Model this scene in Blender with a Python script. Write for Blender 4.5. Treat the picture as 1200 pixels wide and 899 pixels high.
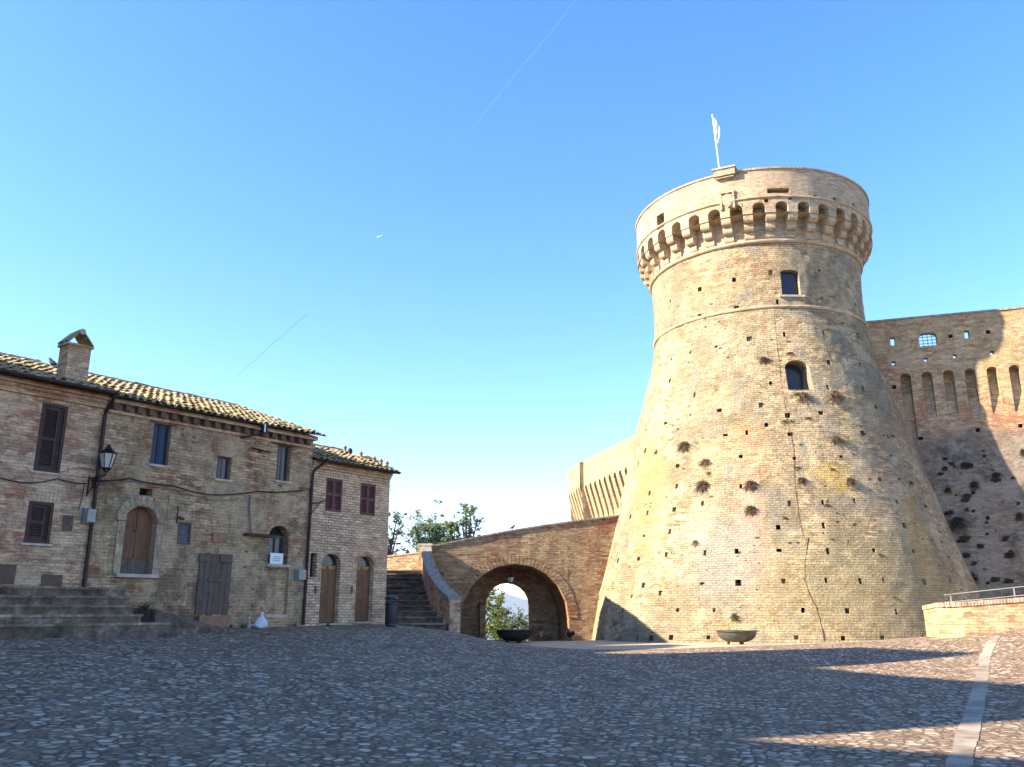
import bpy, math, random
import numpy as np
from mathutils import Vector, noise
R = math.radians
sc = bpy.context.scene
for o in list(bpy.data.objects): bpy.data.objects.remove(o)
COL = sc.collection

# ------------------------------------------------------------------ camera, sky, sun, exposure
FPX = 1005.0; HOR = 715.0; EYE = 1.6
PIT = math.atan((HOR-449.5)/FPX)
cam = bpy.data.cameras.new('camera'); camo = bpy.data.objects.new('camera', cam); COL.objects.link(camo)
camo.location = (0, 0, EYE); camo.rotation_euler = (math.pi/2+PIT, 0, 0)
cam.sensor_width = 36; cam.lens = 36*FPX/1200; cam.clip_start = .1; cam.clip_end = 40000
sc.camera = camo
SUN_AZ, SUN_EL = 256.0, 29.0          # azimuth clockwise from +Y
w = bpy.data.worlds.new('World'); sc.world = w; w.use_nodes = True
nt = w.node_tree; nt.nodes.clear()
sky = nt.nodes.new('ShaderNodeTexSky'); sky.sky_type = 'NISHITA'; sky.sun_disc = False
sky.sun_elevation = R(SUN_EL); sky.sun_rotation = R(SUN_AZ)
sky.altitude = 1800; sky.air_density = 1.0; sky.dust_density = 0.15; sky.ozone_density = 3.0
hs = nt.nodes.new('ShaderNodeHueSaturation'); hs.inputs['Saturation'].default_value = 1.25
hs.inputs['Hue'].default_value = 0.5
bg = nt.nodes.new('ShaderNodeBackground'); bg.inputs[1].default_value = 0.125
wo = nt.nodes.new('ShaderNodeOutputWorld')
nt.links.new(sky.outputs[0], hs.inputs['Color']); tn = nt.nodes.new('ShaderNodeMixRGB'); tn.blend_type = 'MULTIPLY'; tn.inputs[0].default_value = 1; tn.inputs[2].default_value = (1.27, .93, .88, 1)
nt.links.new(hs.outputs[0], tn.inputs[1]); nt.links.new(tn.outputs[0], bg.inputs[0]); nt.links.new(bg.outputs[0], wo.inputs[0])
sl = bpy.data.lights.new('sun', 'SUN'); sl.energy = 4.0; sl.angle = R(.53); sl.color = (1, .87, .67)
so = bpy.data.objects.new('sun', sl); COL.objects.link(so)
ce = math.cos(R(SUN_EL))
SDIR = Vector((math.sin(R(SUN_AZ))*ce, math.cos(R(SUN_AZ))*ce, math.sin(R(SUN_EL))))
so.rotation_euler = SDIR.to_track_quat('Z', 'Y').to_euler(); so.location = (-30, -20, 40)
sc.view_settings.view_transform = 'Standard'; sc.view_settings.look = 'None'
sc.view_settings.exposure = 2.1; sc.view_settings.gamma = 1.0; sc.view_settings.use_curve_mapping = False
sc.render.engine = 'CYCLES'
sc.cycles.volume_bounces = 0; sc.cycles.max_bounces = 6; sc.cycles.diffuse_bounces = 3; sc.cycles.transparent_max_bounces = 12

# ------------------------------------------------------------------ measuring helpers (sight line -> place on a real surface)
def ray(px, py):
    u = px-600; v = 449.5-py
    return Vector((u, FPX*math.cos(PIT)-v*math.sin(PIT), FPX*math.sin(PIT)+v*math.cos(PIT)))
def at(px, py, Y):
    r = ray(px, py); k = Y/r.y
    return Vector((r.x*k, Y, EYE+r.z*k))
def plane_hit(px, py, P, n):
    r = ray(px, py); k = (P.x*n.x+P.y*n.y)/(r.x*n.x+r.y*n.y)
    return Vector((r.x*k, r.y*k, EYE+r.z*k))

# ------------------------------------------------------------------ mesh building
class MB:
    def __init__(s): s.v = []; s.f = []; s.uv = []; s.m = []; s.smooth = []
    def face(s, pts, uvs=None, m=0, sm=False):
        b = len(s.v); s.v += [tuple(p) for p in pts]; s.f.append(tuple(range(b, b+len(pts))))
        if uvs is None:
            p = [Vector(q) for q in pts]; n = (p[1]-p[0]).cross(p[2]-p[0])
            if n.length < 1e-12: n = Vector((0, 0, 1))
            n.normalize()
            if abs(n.z) > .7: uvs = [(q.x, q.y) for q in p]
            else:
                t = Vector((-n.y, n.x, 0)).normalized(); uvs = [(q.dot(t), q.z) for q in p]
        s.uv.append(uvs); s.m.append(m); s.smooth.append(sm)
    def box(s, o, ax, ay, az, m=0):            # o corner-centre, half axes
        o = Vector(o); ax = Vector(ax); ay = Vector(ay); az = Vector(az)
        if ax.cross(ay).dot(az) < 0: ax = -ax
        c = lambda i, j, k: o+ax*i+ay*j+az*k
        for q in (((-1,-1,-1),(-1,1,-1),(1,1,-1),(1,-1,-1)), ((-1,-1,1),(1,-1,1),(1,1,1),(-1,1,1)),
                  ((-1,-1,-1),(1,-1,-1),(1,-1,1),(-1,-1,1)), ((1,1,-1),(-1,1,-1),(-1,1,1),(1,1,1)),
                  ((-1,1,-1),(-1,-1,-1),(-1,-1,1),(-1,1,1)), ((1,-1,-1),(1,1,-1),(1,1,1),(1,-1,1))):
            s.face([c(*p) for p in q], m=m)
    def tube(s, pts, r, n=8, m=0, cap=True, sm=True):
        pts = [Vector(p) for p in pts]; rs = r if isinstance(r, (list, tuple)) else [r]*len(pts)
        rings = []; up = Vector((0, 0, 1)); L = 0; ls = []
        for i, p in enumerate(pts):
            t = (pts[min(i+1, len(pts)-1)]-pts[max(i-1, 0)])
            if t.length < 1e-9: t = Vector((0, 0, 1))
            t.normalize()
            a = t.cross(up if abs(t.z) < .9 else Vector((0, 1, 0))).normalized(); b = t.cross(a)
            rings.append([p+(a*math.cos(2*math.pi*k/n)+b*math.sin(2*math.pi*k/n))*rs[i] for k in range(n)])
            if i: L += (pts[i]-pts[i-1]).length
            ls.append(L)
        for i in range(len(pts)-1):
            for k in range(n):
                k2 = (k+1) % n; c = 2*math.pi*rs[i]/n
                s.face([rings[i][k], rings[i+1][k], rings[i+1][k2], rings[i][k2]],
                       [(k*c, ls[i]), (k*c, ls[i+1]), ((k+1)*c, ls[i+1]), ((k+1)*c, ls[i])], m, sm)
        if cap:
            s.face(rings[0], m=m); s.face(rings[-1][::-1], m=m)
    def lathe(s, c, prof, n=24, m=0, sm=True, a0=0, a1=2*math.pi):
        c = Vector(c)
        P = lambda r, z, a: c+Vector((r*math.cos(a), r*math.sin(a), z))
        for i in range(len(prof)-1):
            (r0, z0), (r1, z1) = prof[i], prof[i+1]
            for k in range(n):
                a, b = a0+(a1-a0)*k/n, a0+(a1-a0)*(k+1)/n
                rr = max(r0, r1)
                s.face([P(r0, z0, a), P(r0, z0, b), P(r1, z1, b), P(r1, z1, a)], [(a*rr, z0), (b*rr, z0), (b*rr, z1), (a*rr, z1)], m, sm)
    def extrude(s, poly, vec, m=0):            # closed polygon + offset
        poly = [Vector(p) for p in poly]; vec = Vector(vec); q = [p+vec for p in poly]; n = len(poly)
        s.face(poly[::-1], m=m); s.face(q, m=m)
        for i in range(n):
            j = (i+1) % n; s.face([poly[i], poly[j], q[j], q[i]], m=m)

ORG = {}
def tag(o, label=None, cat=None, group=None, kind=None):
    if label: o['label'] = label
    if cat: o['category'] = cat
    if group: o['group'] = group
    if kind: o['kind'] = kind
    return o
def thing(name, label, cat, loc, group=None):
    o = bpy.data.objects.new(name, None); COL.objects.link(o); o.location = Vector(loc); o.empty_display_size = .2
    ORG[o] = Vector(loc); return tag(o, label, cat, group)
def obj(name, mb, mats, parent=None, base=None, merge=True):
    if not isinstance(mats, (list, tuple)): mats = [mats]
    org = ORG[parent] if parent is not None else (Vector(base) if base is not None else Vector((0, 0, 0)))
    me = bpy.data.meshes.new(name)
    ox, oy, oz = org
    me.from_pydata([(x-ox, y-oy, z-oz) for x, y, z in mb.v], [], mb.f)
    ul = me.uv_layers.new(name='UVMap'); flat = [c for f in mb.uv for q in f for c in (q[0], q[1])]
    ul.data.foreach_set('uv', flat)
    for m in mats: me.materials.append(m)
    me.polygons.foreach_set('material_index', mb.m)
    me.polygons.foreach_set('use_smooth', mb.smooth)
    if merge and any(mb.smooth):
        import bmesh
        bm = bmesh.new(); bm.from_mesh(me); bmesh.ops.remove_doubles(bm, verts=bm.verts, dist=1e-5)
        for e in bm.edges:
            if len(e.link_faces) == 2 and e.calc_face_angle(0) > .75: e.smooth = False
        bm.to_mesh(me); bm.free()
    o = bpy.data.objects.new(name, me); COL.objects.link(o)
    if parent is not None: o.parent = parent
    else: o.location = org
    ORG[o] = org
    return o
def arc(u0, u1, zs, zt, n=10):                 # arch curve from (u0,zs) over the crown zt to (u1,zs)
    c = (u0+u1)/2; a = (u1-u0)/2
    return [(c-a*math.cos(math.pi*k/n), zs+(zt-zs)*math.sin(math.pi*k/n)) for k in range(n+1)]
def wall(mb, S, U, Z, ops, du=.6, dz=.6, m=0, rev=0, uvf=None, base_d=0.0):
    """grid wall over u in U, z in Z; ops = dict(u0,u1,z0,z1,spring=None,depth,back=mat or None,slope)"""
    uvf = uvf or (lambda u, z: (u, z))
    us = [U[0], U[1]]; zs = [Z[0], Z[1]]
    for o in ops:
        us += [o['u0'], o['u1']]; zs += [o['z0'], o['z1']]
        if o.get('spring') is not None: zs.append(o['spring'])
    def lines(a, lo, hi, st):
        a = sorted(x for x in a if lo-1e-6 <= x <= hi+1e-6); out = [a[0]]
        for x in a[1:]:
            g = x-out[-1]
            if g < 1e-4: continue
            k = int(math.ceil(g/st)); b = out[-1]
            for i in range(1, k+1): out.append(b+g*i/k)
        return out
    ul = lines(us, U[0], U[1], du); zl = lines(zs, Z[0], Z[1], dz)
    for j in range(len(zl)-1):
        zm = (zl[j]+zl[j+1])/2
        row = [o for o in ops if o['z0'] < zm < o['z1']]
        for i in range(len(ul)-1):
            um = (ul[i]+ul[i+1])/2
            if any(o['u0'] < um < o['u1'] for o in row): continue
            a, b, c, d = ul[i], ul[i+1], zl[j], zl[j+1]
            mb.face([S(a, c, base_d), S(b, c, base_d), S(b, d, base_d), S(a, d, base_d)], [uvf(a, c), uvf(b, c), uvf(b, d), uvf(a, d)], m)
    for o in ops:
        u0, u1, z0, z1, sp, dp = o['u0'], o['u1'], o['z0'], o['z1'], o.get('spring'), o['depth']
        dz0 = o.get('depth0', dp); rm = o.get('rev', rev); bk = o.get('back', None)
        D = lambda z: base_d+(dz0+(dp-dz0)*(z-z0)/(z1-z0))
        if sp is None: top = [(u0, z1), (u1, z1)]
        else:
            top = arc(u0, u1, sp, z1, 10)
            for k in range(len(top)-1):
                (a, za), (b, zb) = top[k], top[k+1]
                if z1-min(za, zb) > 1e-6:
                    mb.face([S(a, za, base_d), S(b, zb, base_d), S(b, z1, base_d), S(a, z1, base_d)], [uvf(a, za), uvf(b, zb), uvf(b, z1), uvf(a, z1)], m)
        path = [(u0, z0)]+([] if sp is None else [(u0, sp)])+(top if sp is None else top[1:-1])+([] if sp is None else [(u1, sp)])+[(u1, z0)]
        if sp is None: path = [(u0, z0), (u0, z1), (u1, z1), (u1, z0)]
        cl = path+[path[0]]; L = 0
        for k in range(len(cl)-1):
            (a, za), (b, zb) = cl[k], cl[k+1]; l = math.hypot(b-a, zb-za)
            horiz = abs(za-zb) < 1e-6
            da, db = D(za), D(zb)
            if horiz: uv = [(a, L), (b, L), (b, L+dp), (a, L+dp)]
            else: uv = [(u0, za), (u0, zb), (u0+db, zb), (u0+da, za)]
            mb.face([S(a, za, base_d), S(a, za, da), S(b, zb, db), S(b, zb, base_d)], [uv[0], uv[3], uv[2], uv[1]], rm); L += l
        if bk is not None:
            n = max(1, int((u1-u0)/.5)) if sp is None else len(top)-1
            tp = [(u0+(u1-u0)*k/n, z1) for k in range(n+1)] if sp is None else top
            nz = max(1, int((z1-z0)/.6))
            for k in range(n):
                (a, za), (b, zb) = tp[k], tp[k+1]
                for q in range(nz):
                    f0, f1 = q/nz, (q+1)/nz
                    pa0, pb0, pb1, pa1 = z0+(za-z0)*f0, z0+(zb-z0)*f0, z0+(zb-z0)*f1, z0+(za-z0)*f1
                    mb.face([S(a, pa0, D(pa0)), S(b, pb0, D(pb0)), S(b, pb1, D(pb1)), S(a, pa1, D(pa1))], [uvf(a, pa0), uvf(b, pb0), uvf(b, pb1), uvf(a, pa1)], bk)
def arched_panel(mb, S, u0, u1, z0, spring, z1, d, th, m=0):
    """slab (arched or square top) between depth d and d+th, front faces outward"""
    top = [(u0, z1), (u1, z1)] if spring is None else arc(u0, u1, spring, z1, 12)
    fr = [S(u0, z0, d)]+[S(a, b, d) for a, b in top]+[S(u1, z0, d)]
    bk = [S(u0, z0, d+th)]+[S(a, b, d+th) for a, b in top]+[S(u1, z0, d+th)]
    mb.face(fr[::-1], m=m); mb.face(bk, m=m); n = len(fr)
    for i in range(n):
        j = (i+1) % n; mb.face([fr[i], fr[j], bk[j], bk[i]], m=m)
def sbox(mb, S, u0, u1, z0, z1, d0, d1, m=0):
    p = [S(u0, z0, d0), S(u1, z0, d0), S(u1, z1, d0), S(u0, z1, d0)]; q = [S(u0, z0, d1), S(u1, z0, d1), S(u1, z1, d1), S(u0, z1, d1)]
    mb.face(p, m=m); mb.face(q[::-1], m=m)
    for i in range(4):
        j = (i+1) % 4; mb.face([p[j], p[i], q[i], q[j]], m=m)

# ------------------------------------------------------------------ materials
class NT:
    def __init__(s, name):
        s.mat = bpy.data.materials.new(name); s.mat.use_nodes = True; s.t = s.mat.node_tree; s.t.nodes.clear()
        s.out = s.n('ShaderNodeOutputMaterial'); s.bs = s.n('ShaderNodeBsdfPrincipled'); s.l(s.bs.outputs[0], s.out.inputs[0])
    def n(s, t, **k):
        x = s.t.nodes.new(t)
        for a, b in k.items(): setattr(x, a, b)
        return x
    def l(s, a, b): s.t.links.new(a, b)
    def mix(s, f, a, b, mode='MIX'):
        x = s.n('ShaderNodeMixRGB', blend_type=mode)
        for i, q in enumerate((f, a, b)):
            if hasattr(q, 'type') and hasattr(q, 'links'): s.l(q, x.inputs[i])
            elif i == 0: x.inputs[0].default_value = q
            else: x.inputs[i].default_value = (*q, 1)
        return x.outputs[0]
    def math(s, op, a, b=0.0, clamp=False):
        x = s.n('ShaderNodeMath', operation=op, use_clamp=clamp)
        for i, q in enumerate((a, b)):
            if hasattr(q, 'links'): s.l(q, x.inputs[i])
            else: x.inputs[i].default_value = q
        return x.outputs[0]
    def coord(s, kind, sc_=(1, 1, 1), loc=(0, 0, 0), rot=(0, 0, 0)):
        if kind == 'Position': c = s.n('ShaderNodeNewGeometry').outputs['Position']
        else: c = s.n('ShaderNodeTexCoord').outputs[kind]
        mp = s.n('ShaderNodeMapping'); mp.inputs['Scale'].default_value = sc_; mp.inputs['Location'].default_value = loc; mp.inputs['Rotation'].default_value = rot
        s.l(c, mp.inputs[0]); return mp.outputs[0]
    def noise(s, co, scale, detail=4, rough=.55, dist=0):
        x = s.n('ShaderNodeTexNoise'); x.inputs['Scale'].default_value = scale; x.inputs['Detail'].default_value = detail
        x.inputs['Roughness'].default_value = rough; x.inputs['Distortion'].default_value = dist; s.l(co, x.inputs['Vector']); return x.outputs[0]
    def ramp(s, f, stops, interp='LINEAR'):
        x = s.n('ShaderNodeValToRGB'); x.color_ramp.interpolation = interp; e = x.color_ramp.elements
        while len(e) < len(stops): e.new(.5)
        for q, (p, c) in zip(e, stops): q.position = p; q.color = (*c, 1) if isinstance(c, tuple) else (c, c, c, 1)
        s.l(f, x.inputs[0]); return x.outputs[0]
    def bump(s, h, strength=.5, dist=.02, nrm=None):
        x = s.n('ShaderNodeBump'); x.inputs['Strength'].default_value = strength; x.inputs['Distance'].default_value = dist
        s.l(h, x.inputs['Height'])
        if nrm: s.l(nrm, x.inputs['Normal'])
        s.l(x.outputs[0], s.bs.inputs['Normal']); return x.outputs[0]
    def base(s, c, rough=.85, spec=.25):
        if hasattr(c, 'links'): s.l(c, s.bs.inputs['Base Color'])
        else: s.bs.inputs['Base Color'].default_value = (*c, 1)
        if hasattr(rough, 'links'): s.l(rough, s.bs.inputs['Roughness'])
        else: s.bs.inputs['Roughness'].default_value = rough
        s.bs.inputs['Specular IOR Level'].default_value = spec
def plain(name, c, rough=.7, var=.25, sc_=6, metal=0, spec=.3, bump=.15):
    t = NT(name); co = t.coord('Object'); f = t.noise(co, sc_, 5)
    d = tuple(x*(1-var) for x in c); e = tuple(min(1, x*(1+var)) for x in c)
    t.base(t.ramp(f, [(.3, d), (.7, e)]), rough, spec); t.bs.inputs['Metallic'].default_value = metal
    if bump: t.bump(t.noise(co, sc_*5, 4), bump, .01)
    return t.mat
def masonry(name, cols, mortar, bw=.27, bh=.085, msize=.012, smear=.35, stains=(), blobs=(), plaster=None, bump=.8, coarse=.4, red=.7, redlo=.54, mosaic=.5, pits=0.0, joint=1.0, zb=None):
    t = NT(name); uv = t.coord('UV'); po = t.coord('Position')
    wob = t.n('ShaderNodeMixRGB'); wob.blend_type = 'ADD'; wob.inputs[0].default_value = .03
    nn = t.n('ShaderNodeTexNoise'); nn.inputs['Scale'].default_value = 2.0; nn.inputs['Detail'].default_value = 4; t.l(po, nn.inputs['Vector'])
    t.l(uv, wob.inputs[1]); t.l(nn.outputs['Color'], wob.inputs[2]); uvw = wob.outputs[0]
    def mapped(sx, sy, ox=0.0, oy=0.0):
        m = t.n('ShaderNodeMapping'); m.inputs['Scale'].default_value = (sx, sy, 1); m.inputs['Location'].default_value = (ox, oy, 0); t.l(uvw, m.inputs[0]); return m.outputs[0]
    sh = lambda f, lo, hi, a=1.0: t.math('MULTIPLY', t.ramp(f, [(lo, 0.0), (hi, 1.0)]), a)
    br = t.n('ShaderNodeTexBrick'); br.inputs['Scale'].default_value = 1; br.inputs['Brick Width'].default_value = bw; br.inputs['Row Height'].default_value = bh
    br.inputs['Mortar Size'].default_value = msize; br.inputs['Mortar Smooth'].default_value = .3; br.inputs['Bias'].default_value = 0; br.offset = .5
    t.l(uvw, br.inputs['Vector']); br.inputs['Color1'].default_value = (*cols[0], 1); br.inputs['Color2'].default_value = (*cols[1], 1)
    br.inputs['Mortar'].default_value = (*[x*(1-.45*joint)+.0 for x in mortar], 1)
    col = t.mix(sh(t.noise(po, .5, 4, .6), .40, .60, .5), br.outputs['Color'], cols[1])
    # single bricks and short runs of other firing
    vo = t.n('ShaderNodeTexVoronoi'); vo.inputs['Scale'].default_value = 1; t.l(mapped(1/(bw*1.1), 1/(bh*1.3)), vo.inputs['Vector'])
    sp = t.n('ShaderNodeSeparateColor'); t.l(vo.outputs['Color'], sp.inputs[0])
    col = t.mix(mosaic, col, t.mix(1.0, col, t.ramp(sp.outputs[0], [(0, .45), (.5, 1.0), (1, 1.6)]), 'MULTIPLY'))
    st = t.noise(mapped(1.1/bw*.5, 1/bh*.55), 1.0, 3, .6); rg = t.noise(po, .55, 4, .65)
    rf = t.math('MULTIPLY', sh(t.math('ADD', t.math('MULTIPLY', st, .55), t.math('MULTIPLY', rg, .45)), redlo-.02, redlo+.035), red)
    col = t.mix(rf, col, cols[2])
    dk = sh(t.noise(mapped(.8/bw, .8/bh, 7, 3), 1.0, 2, .5), .64, .70, .55); col = t.mix(dk, col, tuple(x*.38 for x in cols[1]))
    lt = sh(t.noise(mapped(.6/bw, .7/bh, 17, 5), 1.0, 2, .5), .63, .70, .6); col = t.mix(lt, col, tuple(min(.8, x*1.35) for x in cols[0]))
    fine = t.noise(po, 9, 6, .7)
    col = t.mix(sh(t.math('ADD', t.math('MULTIPLY', t.noise(po, .9, 6, .7), .7), t.math('MULTIPLY', fine, .3)), .52-.10*smear, .60-.06*smear, min(.9, smear*1.5)), col, mortar)
    if plaster:
        pc, ps, lo, hi, amt = plaster
        f = t.math('ADD', t.math('MULTIPLY', t.noise(po, ps, 6, .68, .4), .85), t.math('MULTIPLY', fine, .15))
        pcol = t.mix(sh(t.noise(po, 2.2, 5, .7), .38, .62), pc, tuple(x*.62 for x in pc))
        col = t.mix(sh(f, lo, hi, amt), col, pcol)
    for i, (sc_, ns, lo, hi, am) in enumerate(stains):
        co = t.coord('Position', loc=(13.1*i+5, 7.7*i, 3.3*i), sc_=(1, 1, .8))
        f = t.math('ADD', t.math('MULTIPLY', t.noise(co, ns, 7, .72), .85), t.math('MULTIPLY', fine, .15))
        col = t.mix(sh(f, lo, hi, am), col, sc_)
    for (u, v, ru, rv, bc, am) in blobs:
        mp = t.coord('UV', sc_=(1/ru, 1/rv, 1), loc=(-u/ru, -v/rv, 0))
        g = t.n('ShaderNodeTexGradient', gradient_type='SPHERICAL'); t.l(mp, g.inputs[0])
        f = sh(t.math('MULTIPLY', g.outputs['Fac'], t.math('POWER', t.math('MULTIPLY', t.noise(po, 1.9, 7, .75), 2.0), 2.0)), .18, .65, am)
        col = t.mix(f, col, bc)
    if zb:
        sz_ = t.n('ShaderNodeSeparateXYZ'); t.l(po, sz_.inputs[0])
        f = t.math('ADD', t.math('DIVIDE', t.math('SUBTRACT', zb[0], sz_.outputs[2]), zb[1]), t.math('MULTIPLY', t.math('SUBTRACT', t.noise(po, 1.2, 7, .75), .5), 3.2))
        col = t.mix(sh(f, .0, .5, zb[3]), col, t.mix(.5, zb[2], t.mix(1.0, col, (.5, .5, .55), 'MULTIPLY')))
    h = t.math('SUBTRACT', t.math('ADD', t.math('MULTIPLY', fine, coarse*2.2), t.math('MULTIPLY', sp.outputs[0], .5)), t.math('MULTIPLY', br.outputs['Fac'], 1.0))
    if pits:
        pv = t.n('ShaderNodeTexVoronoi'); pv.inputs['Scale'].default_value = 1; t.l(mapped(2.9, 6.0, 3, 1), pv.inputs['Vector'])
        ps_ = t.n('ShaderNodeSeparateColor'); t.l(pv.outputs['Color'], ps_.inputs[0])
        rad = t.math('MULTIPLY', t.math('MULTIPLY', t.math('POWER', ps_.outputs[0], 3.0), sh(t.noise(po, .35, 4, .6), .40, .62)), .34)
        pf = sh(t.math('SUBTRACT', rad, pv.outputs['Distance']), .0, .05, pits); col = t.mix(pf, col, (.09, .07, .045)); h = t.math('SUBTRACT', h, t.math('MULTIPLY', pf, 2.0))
    col = t.mix(1.0, col, t.ramp(t.math('ADD', t.math('MULTIPLY', t.noise(po, 22, 4, .65), .6), t.math('MULTIPLY', t.noise(mapped(.5/bw, .6/bh, 31, 2), 1.0, 4, .7), .4)), [(.32, .62), (.68, 1.30)]), 'MULTIPLY')
    t.base(col, .93, .12); t.bump(t.math('ADD', h, t.math('MULTIPLY', t.noise(po, 2.6, 4), coarse*2)), bump, .025)
    return t.mat

M = {}
cream = (.56, .43, .27)
M['tower'] = masonry('tower brick', ((.54, .41, .24), (.42, .30, .165), (.38, .19, .10)), (.56, .44, .275), .30, .10, .014, .5,
    stains=(((.20, .17, .11), .42, .47, .57, .7), ((.28, .255, .195), .9, .51, .60, .75), ((.50, .29, .14), .3, .55, .66, .5), ((.12, .10, .06), 1.7, .585, .66, .6), ((.60, .52, .36), 1.1, .59, .66, .5)),
    blobs=((2.6, 7.3, 1.3, .7, (.52, .36, .08), .6), (2.9, 6.6, .7, .45, (.55, .36, .06), .6), (-6.2, 7.0, 2.2, 5.0, (.55, .30, .11), .6), (-.9, 4.6, 1.1, 4.6, (.58, .36, .26), .6), (3.5, 2.6, 7, 3.4, (.30, .25, .13), .6), (6.6, 4.4, 1.2, 3.4, (.50, .31, .10), .45), (-2.2, 3.6, 2.6, 3.0, (.36, .35, .31), .5)), pits=.95, redlo=.55, red=.6, mosaic=.8, bump=1.6, coarse=.7)
M['tower_crown'] = masonry('crown brick', ((.54, .425, .27), (.45, .34, .21), (.42, .235, .15)), (.54, .44, .29), .28, .09, .012, .45,
    stains=(((.46, .31, .21), .6, .51, .61, .45), ((.20, .17, .13), 1.5, .57, .66, .55)), pits=.4)
M['curtain'] = masonry('curtain brick', ((.52, .38, .22), (.42, .27, .15), (.34, .13, .075)), (.54, .42, .26), .29, .095, .014, .35,
    stains=(((.34, .26, .10), .5, .50, .62, .55), ((.12, .10, .08), 1.4, .59, .68, .6)), pits=.6, red=.8, redlo=.525, zb=(10.4, 1.0, (.24, .21, .18), .9))
M['curtain_low'] = masonry('weathered grey brick', ((.28, .225, .165), (.21, .165, .12), (.24, .145, .095)), (.30, .25, .19), .29, .09, .012, .5,
    stains=(((.055, .048, .038), .8, .50, .60, .75), ((.34, .32, .30), 2.0, .58, .70, .5)), pits=.8)
M['bastion'] = masonry('bastion brick', ((.50, .37, .21), (.41, .29, .16), (.36, .19, .11)), (.46, .36, .22), .29, .09, .012, .4)
M['bridge'] = masonry('bridge brick', ((.50, .36, .20), (.37, .24, .125), (.26, .11, .065)), (.50, .38, .23), .28, .085, .014, .22,
    stains=(((.31, .095, .05), .5, .50, .60, .6), ((.46, .31, .15), .7, .57, .66, .6), ((.07, .06, .045), 1.3, .60, .68, .7)), bump=1.1, red=.85, redlo=.52, pits=.6)
M['house_a'] = masonry('pink brick', ((.66, .45, .27), (.50, .30, .18), (.40, .165, .09)), (.70, .49, .30), .27, .078, .014, .45,
    stains=(((.29, .20, .12), .6, .54, .64, .4), ((.11, .09, .07), 1.7, .61, .70, .5)), red=.85, redlo=.515, mosaic=.7)
M['house_b'] = masonry('patched stone wall', ((.64, .445, .25), (.48, .30, .165), (.35, .125, .06)), (.66, .47, .27), .28, .09, .018, .5,
    plaster=((.66, .475, .275), .42, .47, .54, .85),
    stains=(((.13, .095, .055), .6, .545, .62, .6), ((.27, .10, .05), .9, .56, .63, .65), ((.19, .165, .07), 1.5, .55, .64, .6), ((.045, .038, .028), 3.1, .60, .67, .65)), bump=1.3, coarse=.8, red=.8, redlo=.52, mosaic=.85, pits=.7)
M['house_c'] = masonry('yellow brick', ((.78, .56, .36), (.64, .435, .265), (.46, .24, .145)), (.50, .35, .22), .25, .086, .017, .05,
    stains=(((.25, .17, .11), .7, .56, .68, .3),), red=.4, redlo=.555, mosaic=.45, joint=1.0)
M['lowwall'] = masonry('new orange brick', ((.60, .42, .24), (.52, .31, .16), (.42, .18, .09)), (.58, .46, .31), .27, .085, .012, .25, mosaic=.7)
M['coping'] = masonry('soldier brick', ((.56, .42, .28), (.50, .33, .21), (.46, .25, .15)), (.52, .44, .34), .075, .30, .010, .25)
M['coping_grey'] = masonry('grey coping', ((.38, .34, .28), (.30, .25, .20), (.26, .18, .14)), (.34, .31, .26), .08, .30, .012, .5)
M['surround'] = masonry('door surround brick', ((.46, .35, .22), (.40, .29, .18), (.36, .20, .12)), (.44, .35, .23), .12, .30, .008, .4)
M['stone'] = plain('pale stone', (.46, .40, .32), .85, .25, 5, bump=.4)
M['step'] = None
def stepmat(k=1.0):
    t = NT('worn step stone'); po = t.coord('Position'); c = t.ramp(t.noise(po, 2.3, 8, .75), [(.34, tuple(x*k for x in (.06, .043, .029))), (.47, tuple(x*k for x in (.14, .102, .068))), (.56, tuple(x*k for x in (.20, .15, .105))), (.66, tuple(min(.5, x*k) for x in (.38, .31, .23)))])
    v = t.n('ShaderNodeTexVoronoi'); v.inputs['Scale'].default_value = 2.0; t.l(po, v.inputs['Vector'])
    
    t.base(c, .9, .15); t.bump(t.noise(po, 9, 6, .7), .8, .03); return t.mat
M['step'] = stepmat()
M['nosing'] = plain('pale step edge', (.21, .175, .145), .9, .55, 2.5, bump=.5)  # paler strip along the front edge of each step
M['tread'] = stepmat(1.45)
def tilemat():
    t = NT('clay roof tile'); uv = t.coord('UV'); wn = t.n('ShaderNodeTexWhiteNoise'); wn.noise_dimensions = '2D'; t.l(uv, wn.inputs['Vector'])
    po = t.coord('Position')
    c = t.ramp(wn.outputs['Value'], [(.0, (.30, .17, .10)), (.3, (.46, .31, .19)), (.55, (.55, .44, .29)), (.8, (.38, .28, .18)), (1, (.60, .50, .36))])
    c = t.mix(t.ramp(t.noise(po, 2.2, 5, .7), [(.45, 0.0), (.58, .75)]), c, (.26, .215, .07))
    c = t.mix(t.ramp(t.noise(po, 4.5, 5, .7), [(.54, 0.0), (.66, .9)]), c, (.10, .10, .04))
    c = t.mix(t.ramp(t.noise(po, 14, 4, .7), [(.58, 0.0), (.7, .7)]), c, (.07, .06, .05))
    t.base(c, .9, .15); t.bump(t.noise(po, 20, 5, .7), .7, .02); return t.mat
M['tile'] = tilemat()
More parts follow.
